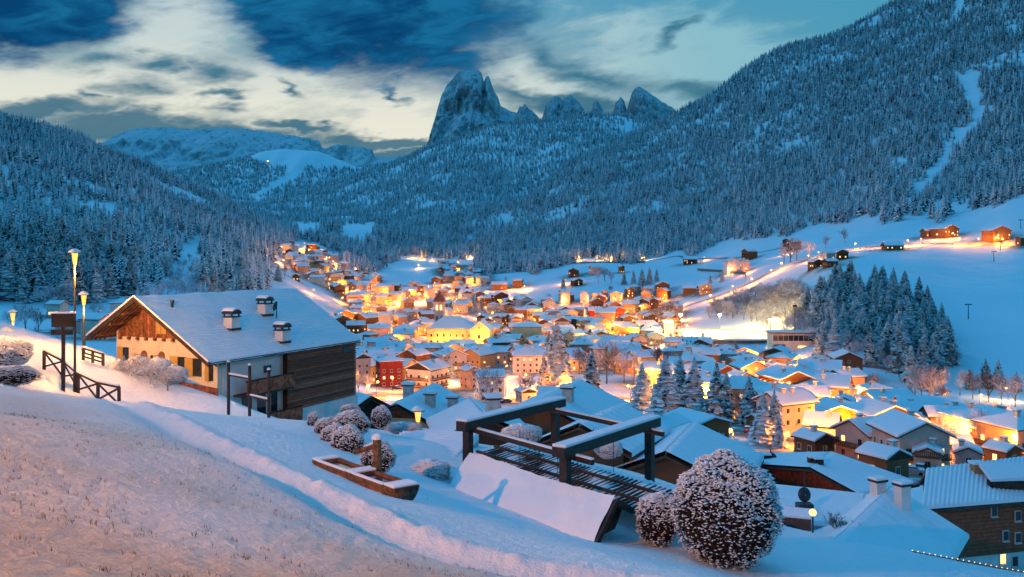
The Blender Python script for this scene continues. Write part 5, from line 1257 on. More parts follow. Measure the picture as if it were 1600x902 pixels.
    for px, py in ((362, 513), (414, 491), (441, 533)):
        u, v = roofpt(px, py); z = zr - abs(v) * t
        b = MB(); b.box(-.42, -.38, -.6, .42, .38, .95); ch = b.build('chimney', M_PLASTW, o); ch.location = q(u, v, z)
        b = MB(); b.box(-.5, -.46, -.05, .5, .46, .12); b.build('flashing', M_METAL, ch).location = (0, 0, .05)
        b = MB()
        for x_, y_ in ((-.38, -.34), (.38, -.34), (.38, .34), (-.38, .34)): b.box(x_ - .05, y_ - .05, .95, x_ + .05, y_ + .05, 1.2)
        b.box(-.5, -.46, .95, .5, .46, 1.02); b.build('cap_posts', M_METAL, ch)
        b = MB(); n = 8; pr = [(.5 * math.cos(a), .34 * math.sin(a)) for a in np.linspace(0, math.pi, n)]
        b.add([(x_, -.52, 1.2 + z_) for x_, z_ in pr] + [(x_, .52, 1.2 + z_) for x_, z_ in pr], [tuple(range(n)), tuple(range(2 * n - 1, n - 1, -1))] + [(i + 1, i, i + n, i + n + 1) for i in range(n - 1)] + [(0, n - 1, 2 * n - 1, n)])
        b.build('chimney_cap', M_METAL, ch)
        b = MB(); pr = [(.5 * math.cos(a), .10 + .36 * math.sin(a)) for a in np.linspace(.35, math.pi - .35, n)]
        b.add([(x_, -.5, 1.2 + z_) for x_, z_ in pr] + [(x_, .5, 1.2 + z_) for x_, z_ in pr], [tuple(range(n)), tuple(range(2 * n - 1, n - 1, -1))] + [(i + 1, i, i + n, i + n + 1) for i in range(n - 1)] + [(0, n - 1, 2 * n - 1, n)])
        b.build('snow_cap', M_SNOW_ROOF, ch)
    u, v = roofpt(429, 495); z = zr - abs(v) * t
    b = MB(); b.lathe([(.02, .10), (.25, .05), (.42, -.05), (.40, -.07), (.02, .07)], 16); d = b.build('satellite_dish', M_METAL, o); d.location = q(u, v, z + 1.0); d.rotation_euler = (R(75), 0, R(200))
    b = MB(); b.tube([q(u, v + .2, z - .2), q(u, v + .2, z + 1.0)], .04, 6); b.build('dish_mast', M_METAL, o)
    u, v = roofpt(427, 486); z = zr - abs(v) * t
    b = MB(); b.tube([q(u, v, z - .2), q(u, v, z + 2.2)], .03, 6)
    for i in range(5): b.bar(q(u - .3 + .25 * i, v - .32, z + 1.7), q(u - .3 + .25 * i, v + .32, z + 1.7), .02, .02)
    b.bar(q(u - .5, v, z + 1.7), q(u + .9, v, z + 1.7), .03, .03); b.build('aerial', M_METAL, o)
    u, v = roofpt(269, 479); z = zr - abs(v) * t
    b = MB(); b.tube([q(u, v, z), q(u, v, z + .5)], .10, 8); b.tube([q(u, v, z + .45), q(u, v, z + .6)], .15, 8); b.build('vent_pipe', M_METAL, o)
chalet_main()

# ------------------------------------------------------------------ street lamps by the path, notice board, railing
def path_lamp(x, ytop, D, label, power, pos=None, hh=None, col=(1.0, .40, .075)):
    t = P(x, ytop, D) if pos is None else Vector(pos); zb = zg(t.x, t.y); H = (hh or (t.z - zb))
    o = empty('path_lamp', (t.x, t.y, zb)); tag(o, label, 'street lamp', 'lamps along the path')
    b = MB(); b.tube([(0, 0, -.5), (0, 0, 1.0), (0, 0, 1.05), (0, 0, H - .75)], [.10, .10, .07, .055], 10); b.build('pole', M_METAL, o)
    b = MB(); b.lathe([(.02, H - .78), (.09, H - .76), (.17, H - .12), (.02, H - .10)], 12); b.build('lamp_glass', M_LAMPN, o)
    b = MB(); b.lathe([(.02, H + .02), (.12, H), (.34, H - .10), (.36, H - .14), (.02, H - .11)], 14); cp = b.build('lamp_cap', M_METAL, o)
    b = MB(); b.lathe([(.02, H + .13), (.16, H + .09), (.33, H - .05), (.34, H - .10), (.11, H + .012)], 14); b.build('snow_cap', M_SNOW_ROOF, cp)
    ld = bpy.data.lights.new('lamp_light', 'POINT'); ld.energy = power; ld.color = col; ld.shadow_soft_size = .16
    lo = bpy.data.objects.new('lamp_light', ld); lo.location = (.22, -.30, H - 1.15); link(lo, o); return o
path_lamp(117, 392, 50, 'tall lit lamp post with conical glass beside the notice board', 2600)
path_lamp(131, 458, 58, 'smaller lit lamp post behind the railing', 1500)
path_lamp(20, 486, 66, 'lit lamp post beyond the hedge', 1200)
path_lamp(0, 0, 0, 'lit lamp post on the path beyond the hedge end', 8000, pos=(-34.5, 46.0, 0), hh=5.5)
path_lamp(0, 0, 0, 'lit lamp post standing beside the meadow', 19000, pos=(-16, 5.0, 0), hh=5.2, col=(1.0, .33, .045))
def ng(x, y, d0=3.0): return near_ground(x, y, d0)
def railing(posts, hgt, label, braces=True):
    pts = [P(*q) for q in posts]; pts = [Vector((p.x, p.y, zg(p.x, p.y))) for p in pts]
    o = empty('railing', pts[0]); tag(o, label, 'railing'); off = pts[0]
    up = Vector((0, 0, hgt))
    for p in pts:
        b = MB(); b.bar(p - off - Vector((0, 0, .3)), p - off + up, .14, .14, up=(0, 1, 0)); b.build('post', M_DARK, o)
    for a, c_ in zip(pts[:-1], pts[1:]):
        a, c_ = a - off, c_ - off
        b = MB(); b.bar(a + up, c_ + up, .13, .12); hr = b.build('handrail', M_DARK, o)
        b = MB(); b.bar(a + up + Vector((0, 0, .10)), c_ + up + Vector((0, 0, .10)), .13, .08); b.build('snow_cover', M_SNOW_ROOF, hr)
        if braces:
            b = MB(); b.bar(a + up * .12, c_ + up * .95, .07, .10); b.build('brace', M_DARK, o)
            b = MB(); b.bar(a + up * .95, c_ + up * .12, .06, .09); b.build('brace', M_DARK, o)
        else:
            for f_ in (.35, .65): b = MB(); b.bar(a + up * f_, c_ + up * f_, .06, .10); b.build('rail', M_DARK, o)
railing([(69, 567, 52), (98, 570, 51.5), (122, 580, 50), (153, 604, 48.5), (186, 626, 47.5)], 1.05, 'snow-topped wooden railing with crossed braces along the path')
railing([(130, 566, 56), (145, 566, 56), (161, 567, 56)], .8, 'short low wooden railing behind the long railing', False)
def notice_board():
    p = P(99, 545, 48.6); zb = zg(p.x, p.y); o = empty('notice_board', (p.x, p.y, zb), R(8)); s_ = 48.6 / F
    def zz(y): return (HY - y) * s_ - zb
    b = MB(); b.bar((0, 0, -.4), (0, 0, zz(496)), .16, .16, up=(0, 1, 0)); b.build('post', M_DARK, o)
    b = MB(); b.box(-.58, -.12, zz(511), .62, -.05, zz(490)); bd = b.build('board', M_DARK, o)
    b = MB(); b.box(-.64, -.14, zz(490), .68, .02, zz(487.5)); b.build('snow_cover', M_SNOW_ROOF, bd)
    b = MB(); b.box(-.60, -.12, zz(523), .52, -.05, zz(515)); b.build('lower_board', M_DARK, o)
    tag(o, 'dark wooden notice board on a post behind the railing', 'notice board')
notice_board()

# ------------------------------------------------------------------ bushes
M_LEAF = mat('bush_leaves', (.050, .026, .018), .8, .2, .6, 8)
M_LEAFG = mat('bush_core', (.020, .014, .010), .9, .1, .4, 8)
M_FLUFF = mat('bush_snow', (.80, .83, .87), .8, .2, .05, 4)
def bush_meshes(seed, nleaf, nsnow, size, low=.22, flat=1.0, sz=.055):
    rn = np.random.default_rng(seed); b = MB()
    def rad(d): return 1 + .05 * math.sin(d[0] * 5 + seed) * math.cos(d[1] * 4 + d[2] * 3) + .03 * math.sin(d[0] * 11 + d[2] * 9 + seed) + .02 * math.sin(d[1] * 19 + d[2] * 15)
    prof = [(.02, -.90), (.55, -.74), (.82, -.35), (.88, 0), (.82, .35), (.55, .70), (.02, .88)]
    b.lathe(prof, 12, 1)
    for _ in range(nleaf):
        d = rn.normal(size=3); d /= np.linalg.norm(d); c_ = d * rad(d) * rn.uniform(.86, 1.02); a = rn.normal(size=3); a -= a.dot(d) * d * .4; a /= np.linalg.norm(a); e = np.cross(a, d); s_ = sz * rn.uniform(.6, 1.3)
        b.add([c_ - a * s_, c_ + e * s_ * .5, c_ + a * s_ + d * s_ * .6, c_ - e * s_ * .5], [(0, 1, 2, 3)], 0)
    m1 = b.mesh('foliage', [M_LEAF, M_LEAFG]); b = MB()
    for _ in range(nsnow):
        d = rn.normal(size=3); d /= np.linalg.norm(d)
        if rn.uniform() > low + .95 * max(0, d[2]) ** .8: continue
        c_ = d * rad(d) * rn.uniform(.97, 1.04); s_ = sz * rn.uniform(.5, 1.25) * (1 + .5 * max(0, d[2])); an = rn.uniform(0, 6.28); h_ = s_ * .55
        el_ = rn.uniform(1, 1.9)
        pts = [(c_[0] + math.cos(an + k * 1.5708) * s_ * (el_ if k % 2 == 0 else .6), c_[1] + math.sin(an + k * 1.5708) * s_ * (el_ if k % 2 == 0 else .6), c_[2] + rn.uniform(-.3, .3) * s_) for k in range(4)]
        b.add(pts + [(c_[0], c_[1], c_[2] + h_), (c_[0], c_[1], c_[2] - h_ * .5)], [(0, 1, 4), (1, 2, 4), (2, 3, 4), (3, 0, 4), (1, 0, 5), (2, 1, 5), (3, 2, 5), (0, 3, 5)])
    m2 = b.mesh('snow_cover', M_FLUFF, smooth=True)
    return m1, m2
BUSH = [bush_meshes(3, 2200, 3600, 1), bush_meshes(4, 2200, 3600, 1)]
BUSH_BIG = bush_meshes(5, 9000, 11000, 1, .30, sz=.028)
BUSH_SNOWY = bush_meshes(6, 1500, 6000, 1, .55, sz=.075)
def bush(x0, x1, y0, y1, D, label, kind=None, deep=1.0, name='round_bush', group='clipped bushes on the meadow', rz=0.0):
    "fills the pixel box at distance D"
    s_ = D / F; c = P((x0 + x1) / 2, (y0 + y1) / 2, D); rx, rzz = (x1 - x0) / 2 * s_, (y1 - y0) / 2 * s_
    o = empty(name, (c.x, c.y, c.z - rzz), rz); m1, m2 = kind or random.choice(BUSH); ry = rx * deep
    for nm, me in (('foliage', m1), ('snow_cover', m2)): inst(nm, me, o, (0, 0, rzz), 0, (rx, ry, rzz))
    return tag(o, label, 'bush', group)
bush(1052, 1217, 713, 888, 24.0, 'huge dome-shaped clipped bush speckled with snow', BUSH_BIG)
bush(994, 1062, 772, 852, 25.5, 'small conical bush with thick snow cap beside the huge bush', BUSH[0])
bush(480, 502, 644, 674, 36, 'low end bush of the row, next to the chalet', BUSH[1], 1.4)
bush(491, 533, 653, 688, 34, 'rounded bush second in the row from the chalet', BUSH[0])
bush(501, 544, 664, 706, 32, 'dark rounded bush third in the row from the chalet', BUSH[1])
bush(521, 576, 642, 686, 33.5, 'broad snow-capped bush at the back of the row', BUSH[0])
bush(517, 569, 666, 722, 30.5, 'large dark ball bush at the front of the row', BUSH[1])
bush(532, 562, 632, 650, 38, 'small bush tip rising behind the bush row', BUSH[0])
bush(563, 617, 691, 741, 27, 'dark ball bush right behind the log trough', BUSH[0])
bush(580, 611, 635, 670, 38, 'slender rounded shrub in front of the orange gable', BUSH[1])
bush(602, 658, 660, 678, 40, 'long low snowy hedge in front of the orange gable', BUSH_SNOWY, .5)
bush(643, 702, 720, 754, 31, 'flat snow-buried bush at the end of the sloping shelter roof', BUSH_SNOWY)
bush(786, 846, 664, 692, 44, 'snowy bush seen through the timber frame', BUSH_SNOWY)
bush(930, 972, 688, 716, 40, 'small twiggy snowy bush behind the timber frame', BUSH_SNOWY)
bush(-30, 47, 528, 574, 50, 'lamp-lit snow-covered hedge at the path', BUSH_SNOWY, .7)
bush(-25, 62, 572, 602, 43, 'low dark hedge with snow on top beside the path', BUSH[0], .45)
bush(0, 22, 512, 536, 60, 'hedge top behind the lamp-lit hedge', BUSH_SNOWY, .6)
for k, (x0, x1, y0, y1) in enumerate(((166, 206, 566, 592), (195, 240, 558, 592), (228, 268, 560, 596), (250, 292, 572, 602))): bush(x0, x1, y0, y1, 56.5, 'snow-laden shrub in front of the chalet, %s from the railing' % nth(k), BUSH_SNOWY, .8)
for k, (x, y, h, D) in enumerate(((205, 592, 1.5, 55.5), (235, 598, 1.7, 55), (262, 602, 1.6, 54.5), (1310, 838, 1.1, 33))):
    p = P(x, y, D); broadleaf(Vector((p.x, p.y, zg(p.x, p.y))), h, ['frosted twiggy shrub before the arched doors', 'frosted spreading shrub in the middle of the chalet front', 'frosted shrub at the corner of the chalet front', 'bare twiggy shrub on the bank beside the globe lamp'][k], 'twiggy shrubs', kinds=BUSHY if k < 3 else [BARE[0]], name='twiggy_shrub', cat='shrub', wide=1.5)

# ------------------------------------------------------------------ low board wall by the chalet and the three poles
def wall_boards():
    a, c_ = P(232, 590, 57), P(340, 612, 55.5); o = empty('board_wall', a); tag(o, 'low weathered board wall in front of the chalet', 'wall')
    for i in range(4):
        b = MB(); z = -1.0 + i * .34; b.bar(Vector((0, 0, z)), c_ - a + Vector((0, 0, z + .6 * 0)), .12, .32); b.build('plank', M_PLANKO, o)
wall_boards()
def poles():
    pts = [P(357, 640, 47.5), P(390, 651, 46.5), P(420, 660, 45.5)]; tops = [566, 571, 578]
    pts = [Vector((p.x, p.y, zg(p.x, p.y))) for p in pts]; o = empty('pole_frame', pts[0]); tag(o, 'three slim poles joined by two crossbars in front of the balcony', 'pole frame')
    tp = []
    for p, ty, D in zip(pts, tops, (47.5, 46.5, 45.5)):
        z = (HY - ty) / F * D; b = MB(); b.tube([p - pts[0] - Vector((0, 0, .4)), Vector((p.x, p.y, z)) - pts[0]], .085, 8); po = b.build('pole', M_DARK, o)
        b = MB(); b.lathe([(.1, 0), (.08, .08), (.01, .12)], 8, c=tuple(Vector((p.x, p.y, z)) - pts[0])); b.build('snow_cap', M_SNOW_ROOF, po)
    for i, (y0, y1) in enumerate(((586, 592), (619, 626))):
        a = P(0, y0, pts[i].y); c_ = P(0, y1, pts[i + 1].y); a = Vector((pts[i].x, pts[i].y, a.z)) - pts[0]; c_ = Vector((pts[i + 1].x, pts[i + 1].y, c_.z)) - pts[0]
        b = MB(); b.bar(a, c_, .09, .09); k = b.build('crossbar', M_DARK, o); b = MB(); b.bar(a + Vector((0, 0, .09)), c_ + Vector((0, 0, .09)), .09, .08); b.build('snow_cover', M_SNOW_ROOF, k)
poles()

# ------------------------------------------------------------------ log trough with spout
def trough():
    a, c_ = P(506, 742, 25.0), P(636, 768, 21.3)
    a = Vector((a.x, a.y, zg(a.x, a.y) + .05)); c_ = Vector((c_.x, c_.y, zg(c_.x, c_.y) + .08)); d = c_ - a; L = d.length; rz = math.atan2(d.y, d.x); pit = math.asin(d.z / L)
    o = empty('log_trough', a, rz); o.rotation_euler = (0, -pit, rz); tag(o, 'hollowed log water trough with two basins on the meadow rim', 'trough')
    r_ = .36; n = 18; b = MB(); us = np.linspace(0, L, 22); basins = ((.35, L * .44), (L * .54, L - .55))
    ang = [math.pi * (1.0 - .0) + math.pi * k / n for k in range(n + 1)]
    k0 = 0
    for u in us:
        for t in ang:
            w_ = r_ * (1 + .05 * math.sin(u * 4 + t * 3)); b.v.append((u, w_ * math.cos(t), w_ * 1.0 * math.sin(t) + .20))
    for i in range(len(us) - 1):
        for j in range(n):
            p = i * (n + 1) + j; b.f.append((p, p + 1, p + n + 2, p + n + 1)); b.mi.append(0)
    e = (len(us) - 1) * (n + 1); b.f.append(tuple(range(e, e + n + 1))); b.mi.append(1); b.f.append(tuple(range(n, -1, -1))); b.mi.append(1)
    b.build('log', [M_BARKR, M_LOGEND], o, smooth=True)
    # rim: flat top with two openings
    b = MB(); z = .205
    for x0, x1 in ((0, basins[0][0]), (basins[0][1], basins[1][0]), (basins[1][1], L)): b.box(x0, -r_ + .03, z - .1, x1, r_ - .03, z + .001)
    for x0, x1 in basins:
        b.box(x0, -r_ + .03, z - .22, x1, -r_ + .11, z); b.box(x0, r_ - .11, z - .22, x1, r_ - .03, z)
    b.build('rim', M_PLANK, o)
    for x0, x1 in basins:
        b = MB(); b.box(x0 + .002, -r_ + .112, z - .20, x1 - .002, r_ - .112, z - .06); b.build('water', M_WATER, o)
    b = MB()
    for x0, x1 in ((0, basins[0][0]), (basins[0][1], basins[1][0]), (basins[1][1], L)): b.box(x0 + .02, -r_ - .0, z + .003, x1 - .01, r_ - .02, z + .07)
    for x0, x1 in basins: b.box(x0 - .012, -r_ - .02, z + .004, x1 + .012, -r_ + .09, z + .06)
    s_ = b.build('snow_cover', M_SNOW_ROOF, o); bv = s_.modifiers.new('round', 'BEVEL'); bv.width = .035; bv.segments = 2
    m_ = L * .49
    b = MB(); b.tube([(m_, r_ + .12, -.3), (m_, r_ + .12, 1.0)], [.13, .11], 10); b.build('spout_post', M_BARKR, o)
    b = MB(); b.tube([(m_, r_ + .2, .82), (m_ - .25, -.08, .66)], [.07, .06], 8); b.build('spout', M_PLANK, o)
    b = MB(); b.lathe([(.15, .98), (.14, 1.06), (.02, 1.14)], 10, c=(m_, r_ + .12, 0)); b.build('snow_cap', M_SNOW_ROOF, o)
trough()

# ------------------------------------------------------------------ timber frame, slatted canopy and the small pitched shelter roof
SV = Vector((.611, -.792, 0)); BV = Vector((.592, .806, 0))
def timber_frame():
    z = -6.0; Af, Ab, Bf, Bb = P(727, 665, 31.4), P(872, 630, 36.2), P(879, 706, 27.2), P(1019, 660, 32.0)
    for v in (Af, Ab, Bf, Bb): v.z = z
    o = empty('timber_frame', (Bf.x, Bf.y, -8.2)); tag(o, 'dark open timber frame of two heavy snow-topped beams on posts', 'pergola'); off = Vector((Bf.x, Bf.y, -8.2))
    for a, c_ in ((Af, Ab), (Bf, Bb)):
        a, c_ = a - off, c_ - off; d = (c_ - a).normalized(); a2, c2 = a - d * .25, c_ + d * .25
        for k in (-1, 1):
            sd = SV * (.13 * k); b = MB(); b.bar(a2 + sd, c2 + sd, .24, .30); bm = b.build('beam', M_BEAM, o)
        b = MB(); b.bar(a2 + Vector((0, 0, .205)) + d * .02, c2 + Vector((0, 0, .205)) - d * .02, .50, .10); s_ = b.build('snow_cover', M_SNOW_ROOF, bm); bv = s_.modifiers.new('round', 'BEVEL'); bv.width = .04; bv.segments = 2
        for q_ in (a + d * .15, c_ - d * .2):
            gz = max(zg(q_.x + off.x, q_.y + off.y) - off.z - .3, -1.2)
            b = MB(); b.bar((q_.x, q_.y, gz), (q_.x, q_.y, q_.z - .152), .27, .27, up=tuple(BV)); b.build('post', M_BEAM, o)
    for f_, e0, e1 in ((.08, 0, 1.0), (.93, 0, .8)):
        a = Af.lerp(Ab, f_) - off + Vector((0, 0, -.24)); c_ = Bf.lerp(Bb, f_) - off + Vector((0, 0, -.24)); d = (c_ - a).normalized()
        b = MB(); b.bar(a, c_ + d * e1, .13, .16); r_ = b.build('side_rail', M_BEAM, o)
        b = MB(); b.bar(a + Vector((0, 0, .105)), c_ + d * e1 + Vector((0, 0, .105)), .12, .05); b.build('snow_cover', M_SNOW_ROOF, r_)
    for f_ in (.22, .42, .62, .82):
        for e in (.35, .75):
            p = (Af.lerp(Ab, e)).lerp(Bf.lerp(Bb, e), f_) - off; b = MB(); b.tube([p + Vector((0, 0, -.3)), p + Vector((0, 0, -1.7))], .012, 5); b.build('wire', M_METAL, o)
timber_frame()
def slat_canopy():
    r1a, r1b, r2a = P(752, 711, 34.0), P(1000, 783, 27.5), P(782, 702, 34.9); z = -7.66
    r1a.z = r1b.z = r2a.z = z
    o = empty('slatted_canopy', r1a); tag(o, 'flat canopy of dark slats with snow between them below the timber frame', 'canopy')
    L = (r1b - r1a).length + .6; w0, w1 = -.55, 2.1
    for i in range(46):
        s_ = -.3 + (L + .9) * i / 45; b = MB(); b.bar(SV * s_ + BV * w0, SV * s_ + BV * w1, .05, .06); b.build('slat', M_BEAM, o)
    for w_ in (0.0, 1.12):
        b = MB(); b.bar(SV * -.3 + BV * w_ + Vector((0, 0, .12)), SV * (L + .5) + BV * w_ + Vector((0, 0, .12)), .09, .09); b.build('rail', M_BEAM, o)
    V = []; nu, nv = 120, 12
    for i in range(nu):
        for j in range(nv):
            s_ = -.6 + (L + 1.6) * i / (nu - 1); q_ = SV * s_ + BV * (w0 - .1 + (w1 - w0 + .4) * j / (nv - 1))
            V.append((q_.x, q_.y, -.004 + .026 * math.sin(i * 1.9) + .03 * math.sin(i * .23 + j * .6)))
    grid_mesh('snow_cover', V, nu, nv, M_SNOW_ROOF, o)
slat_canopy()
def shelter_roof():
    ap0, ap1 = P(734, 712, 31.1), P(961, 783, 25.33); ap0.z = ap1.z = -7.0
    o = empty('shelter_roof', ap1); tag(o, 'long low pitched shelter roof buried in smooth snow', 'roof shelter')
    N_ = -BV; L = (ap1 - ap0).length; d = (ap0 - ap1).normalized()
    n = 60; m_ = 16; V = []
    for i in range(n):
        u = L * i / (n - 1)
        for j in range(m_):
            f_ = j / (m_ - 1); q_ = d * u + N_ * (1.18 * f_); zz = -.98 * f_ + .10 + .04 * math.sin(f_ * 3.1) + .07 * float(fbm(np.array([u * .9]), np.array([f_ * 1.6]), 4, 9)[0]) - (.1 if f_ > .99 else 0)
            if 1.0 < u < 1.9 and .15 < f_ < .9: zz -= .035 * math.sin((u - 1) / .9 * math.pi)
            V.append((q_.x, q_.y, zz))
    grid_mesh('snow_cover', V, n, m_, M_SNOW_ROOF, o)
    for sgn, w_, dr in ((1, 1.15, .95), (-1, .95, .5)):
        b = MB(); a = Vector((0, 0, 0)); e = N_ * (sgn * w_) + Vector((0, 0, -dr)); nn = [a, e, e + d * L, a + d * L]
        b.slab(*(nn if sgn > 0 else nn[::-1]), .05); b.build('roof_deck', M_BEAM, o)
        b = MB(); b.bar(a - d * .06, e - d * .06, .10, .17, up=(0, 0, 1)); b.build('barge_board', M_BEAM, o)
    b = MB(); V = [N_ * 1.05 + Vector((0, 0, -1.0)), Vector((0, 0, -.12)), -N_ * .9 + Vector((0, 0, -.55)), -N_ * .5 + Vector((0, 0, -1.0))]
    V = [v + d * .35 for v in V]; b.add(V + [v + d * .05 for v in V], [(0, 1, 2, 3), (7, 6, 5, 4)]); b.build('end_panel', M_DARK, o)
    b = MB(); b.bar(-N_ * .9 + Vector((0, 0, -.50)), -N_ * 2.2 + Vector((0, 0, -.75)), .12, .14); b.build('side_beam', M_BEAM, o)
shelter_roof()

# ------------------------------------------------------------------ ribbed snow roofs below the meadow
def ribbed(name, A, B, C_, D_, n, amp, parent, off, mat_=None, th=.25, nv=14):
    "snow sheet over a seamed roof: A-B ridge, D-C eave; ribs run from ridge to eave"
    nu = n * 6 + 1; V = []
    for i in range(nu):
        f_ = i / (nu - 1); a, e = A.lerp(B, f_), D_.lerp(C_, f_)
        for j in range(-1, nv + 1):
            g_ = min(max(j / (nv - 1), 0), 1); p = a.lerp(e, g_) - off
            z = p.z + th + amp * abs(math.sin(f_ * n * math.pi)) ** 2 if 0 <= j < nv else p.z + .02
            V.append((p.x, p.y, z))
    return grid_mesh(name, V, nu, nv + 2, mat_ or M_SNOW_ROOF, parent)
def deck(A, B, C_, D_, off, parent, t=.16, nm='roof'):
    b = MB(); b.add([p - off for p in (A, B, C_, D_)] + [p - off - Vector((0, 0, t)) for p in (A, B, C_, D_)], [(0, 1, 2, 3), (7, 6, 5, 4), (0, 4, 5, 1), (1, 5, 6, 2), (2, 6, 7, 3), (3, 7, 4, 0)])
    return b.build(nm, M_EAVE, parent)
def red_shed():
    A, B, C_, E, G, H = P(1267, 734, 60), P(1299, 709, 66), P(1344, 776, 57), P(1437, 757, 63), P(1181, 728, 64), P(1163, 711, 70)
    o = empty('red_timber_house', (A.x, A.y, -20)); off = Vector((A.x, A.y, -20)); tag(o, 'red-brown timber house under a broad ribbed snow roof behind the huge bush', 'house')
    r1 = deck(A, C_, E, B, off, o); ribbed('snow_cover', B, A, C_, E, 30, .07, r1, off, th=.14) if False else ribbed('snow_cover', A, B, E, C_, 26, .07, r1, off, th=.14)
    r2 = deck(B, H, G, A, off, o); ribbed('snow_cover', B, A, G, H, 12, .015, r2, off, th=.16)
    ins = Vector((.45, .9, 0)); dn = Vector((0, 0, -.35)); pts = [G + ins + dn, A + ins + dn, C_ + ins + dn]; zb = -24.0
    b = MB(); top = [p - off for p in pts]; bot = [Vector((p.x, p.y, zb)) - off for p in pts]
    back = [p + Vector((3.0, 5.5, -.6)) for p in top]; bb_ = [p + Vector((3.0, 5.5, 0)) for p in bot]
    b.add(top + bot + back + bb_, [(0, 3, 4, 1), (1, 4, 5, 2), (0, 6, 9, 3), (2, 5, 11, 8), (6, 7, 10, 9), (7, 8, 11, 10), (0, 1, 7, 6), (1, 2, 8, 7)]); b.build('wall', M_DARK, o)
    for (a, c_) in ((pts[0], pts[1]), (pts[1], pts[2])):
        n = int((c_ - a).length / .42); nrm = Vector((c_.y - a.y, -(c_.x - a.x), 0)).normalized() * .06
        for i in range(n):
            p, q_ = a.lerp(c_, i / n), a.lerp(c_, (i + .93) / n); b = MB()
            b.add([Vector((p.x, p.y, -19.6)) - off, Vector((q_.x, q_.y, -19.6)) - off, q_ - off, p - off] + [Vector((p.x, p.y, -19.6)) - off + nrm, Vector((q_.x, q_.y, -19.6)) - off + nrm, q_ - off + nrm, p - off + nrm], [(4, 5, 6, 7), (0, 3, 7, 4), (1, 5, 6, 2), (3, 2, 6, 7)])
            b.build('plank', mat('plank_red', (.30, .050, .022), .75, .25, .4, 5), o)
    for px, py, D in ((1197, 722, 66), (1270, 727, 62), (1278, 729, 61.5)):
        p = P(px, py, D) - off; b = MB(); b.box(-.3, -.3, -.6, .3, .3, .55); ch = b.build('chimney', M_DARK, o); ch.location = p; b = MB(); b.box(-.32, -.32, .55, .32, .32, .68); b.build('snow_cap', M_SNOW_ROOF, ch)
    p = P(1204, 716, 66) - off; b = MB(); b.lathe([(.02, .1), (.3, .05), (.45, -.05), (.02, .06)], 14); d = b.build('satellite_dish', M_METAL, o); d.location = p; d.rotation_euler = (R(70), 0, R(-30))
    b = MB(); b.tube([p - Vector((0, 0, .9)), p + Vector((0, 0, .7))], .03, 6); b.build('dish_mast', M_METAL, o)
red_shed()
def brown_house():
    A, B, C_, D_ = P(1447, 736, 62.3), P(1680, 707, 67.2), P(1680, 778, 61.0), P(1440, 797, 58.0)
    o = empty('brown_house', (D_.x, D_.y, -26)); off = Vector((D_.x, D_.y, -26)); tag(o, 'large brown clad house with ribbed snow roof and a dormer at the lower edge', 'house')
    r1 = deck(A, B, C_, D_, off, o, .2); ribbed('snow_cover', A, B, C_, D_, 34, .07, r1, off, th=.16)
    A2, B2 = A + Vector((1.5, 4.5, -2)), B + Vector((1.5, 4.5, -2)); r2 = deck(A, A2, B2, B, off, o, .2, 'back_roof')
    w0, w1 = D_ + Vector((1.6, 1.3, -.15)), C_ + Vector((0, 1.0, -.25)); zm, zb = -20.3, -25
    def face(z0a, z0b, z1a, z1b, nm, m_, push=0):
        nr = Vector((w1.y - w0.y, -(w1.x - w0.x), 0)).normalized() * push; b = MB()
        q_ = [Vector((w0.x, w0.y, z0a)), Vector((w1.x, w1.y, z0b)), Vector((w1.x, w1.y, z1b)), Vector((w0.x, w0.y, z1a))]; q_ = [v - off + nr for v in q_]
        bk = [v + Vector((2.5, 7.5, 0)) for v in q_]; b.add(q_ + bk, [(0, 1, 2, 3), (0, 3, 7, 4), (1, 5, 6, 2), (3, 2, 6, 7), (5, 4, 7, 6)]); return b.build(nm, m_, o)
    face(zb, zb, zm, zm, 'base_wall', M_PLASTW); face(zm, zm, w0.z, w1.z, 'wall', mat('clad_brown', (.28, .085, .045), .8, .25, .25, 3), .12)
    d = (w1 - w0); d.z = 0; ln = d.length; d.normalize(); nr = Vector((d.y, -d.x, 0)); ang = math.atan2(d.y, d.x)
    for i in range(int((w0.z - zm) / .26)):
        z = zm + i * .26; b = MB(); b.bar(Vector((w0.x, w0.y, z + .12)) - off + nr * .135, Vector((w1.x, w1.y, z + .12)) - off + nr * .135, .04, .235); b.build('plank', mat('clad_brown', (.2, .085, .045)), o)
    for px, py, lit in ((1550, 798, 0), (1587, 805, 0), (1568, 836, 0), (1587, 839, 0), (1566, 873, 1), (1585, 877, 0)):
        x_ = (px - CX) / F; t = (x_ * w0.y - w0.x) / (d.x - x_ * d.y); p = w0 + d * t; z = (HY - py) / F * p.y
        k = inst('window', WIN['lit' if lit else 'dark'], o, Vector((p.x, p.y, z - .37)) - off + nr * (.17 if z > zm else .02), ang, (.46, 1, .55))
    p = A.lerp(B, .32).lerp(D_.lerp(C_, .32), .35) - off
    b = MB(); b.box(-.1, -.35, -.5, .6, .35, .9); ch = b.build('chimney', mat('chimney_orange', (.45, .24, .10), .8), o); ch.location = p + Vector((.2, .6, 0)); b = MB(); b.box(-.2, -.45, .9, .7, .45, 1.05); b.build('snow_cap', M_SNOW_ROOF, ch)
    b = MB(); b.slab((-.3, -1.0, .25), (5.5, -.4, .25), (5.5, 1.2, .95), (-.3, .6, .95), .25); dm = b.build('dormer_roof', M_SNOW_ROOF, o); dm.location = p + Vector((.6, -.5, -.1))
    b = MB(); b.box(-.2, -.75, -.35, 4.0, -.3, .22); b.build('dormer_front', M_DARK, o).location = p + Vector((.6, -.5, -.1))
brown_house()
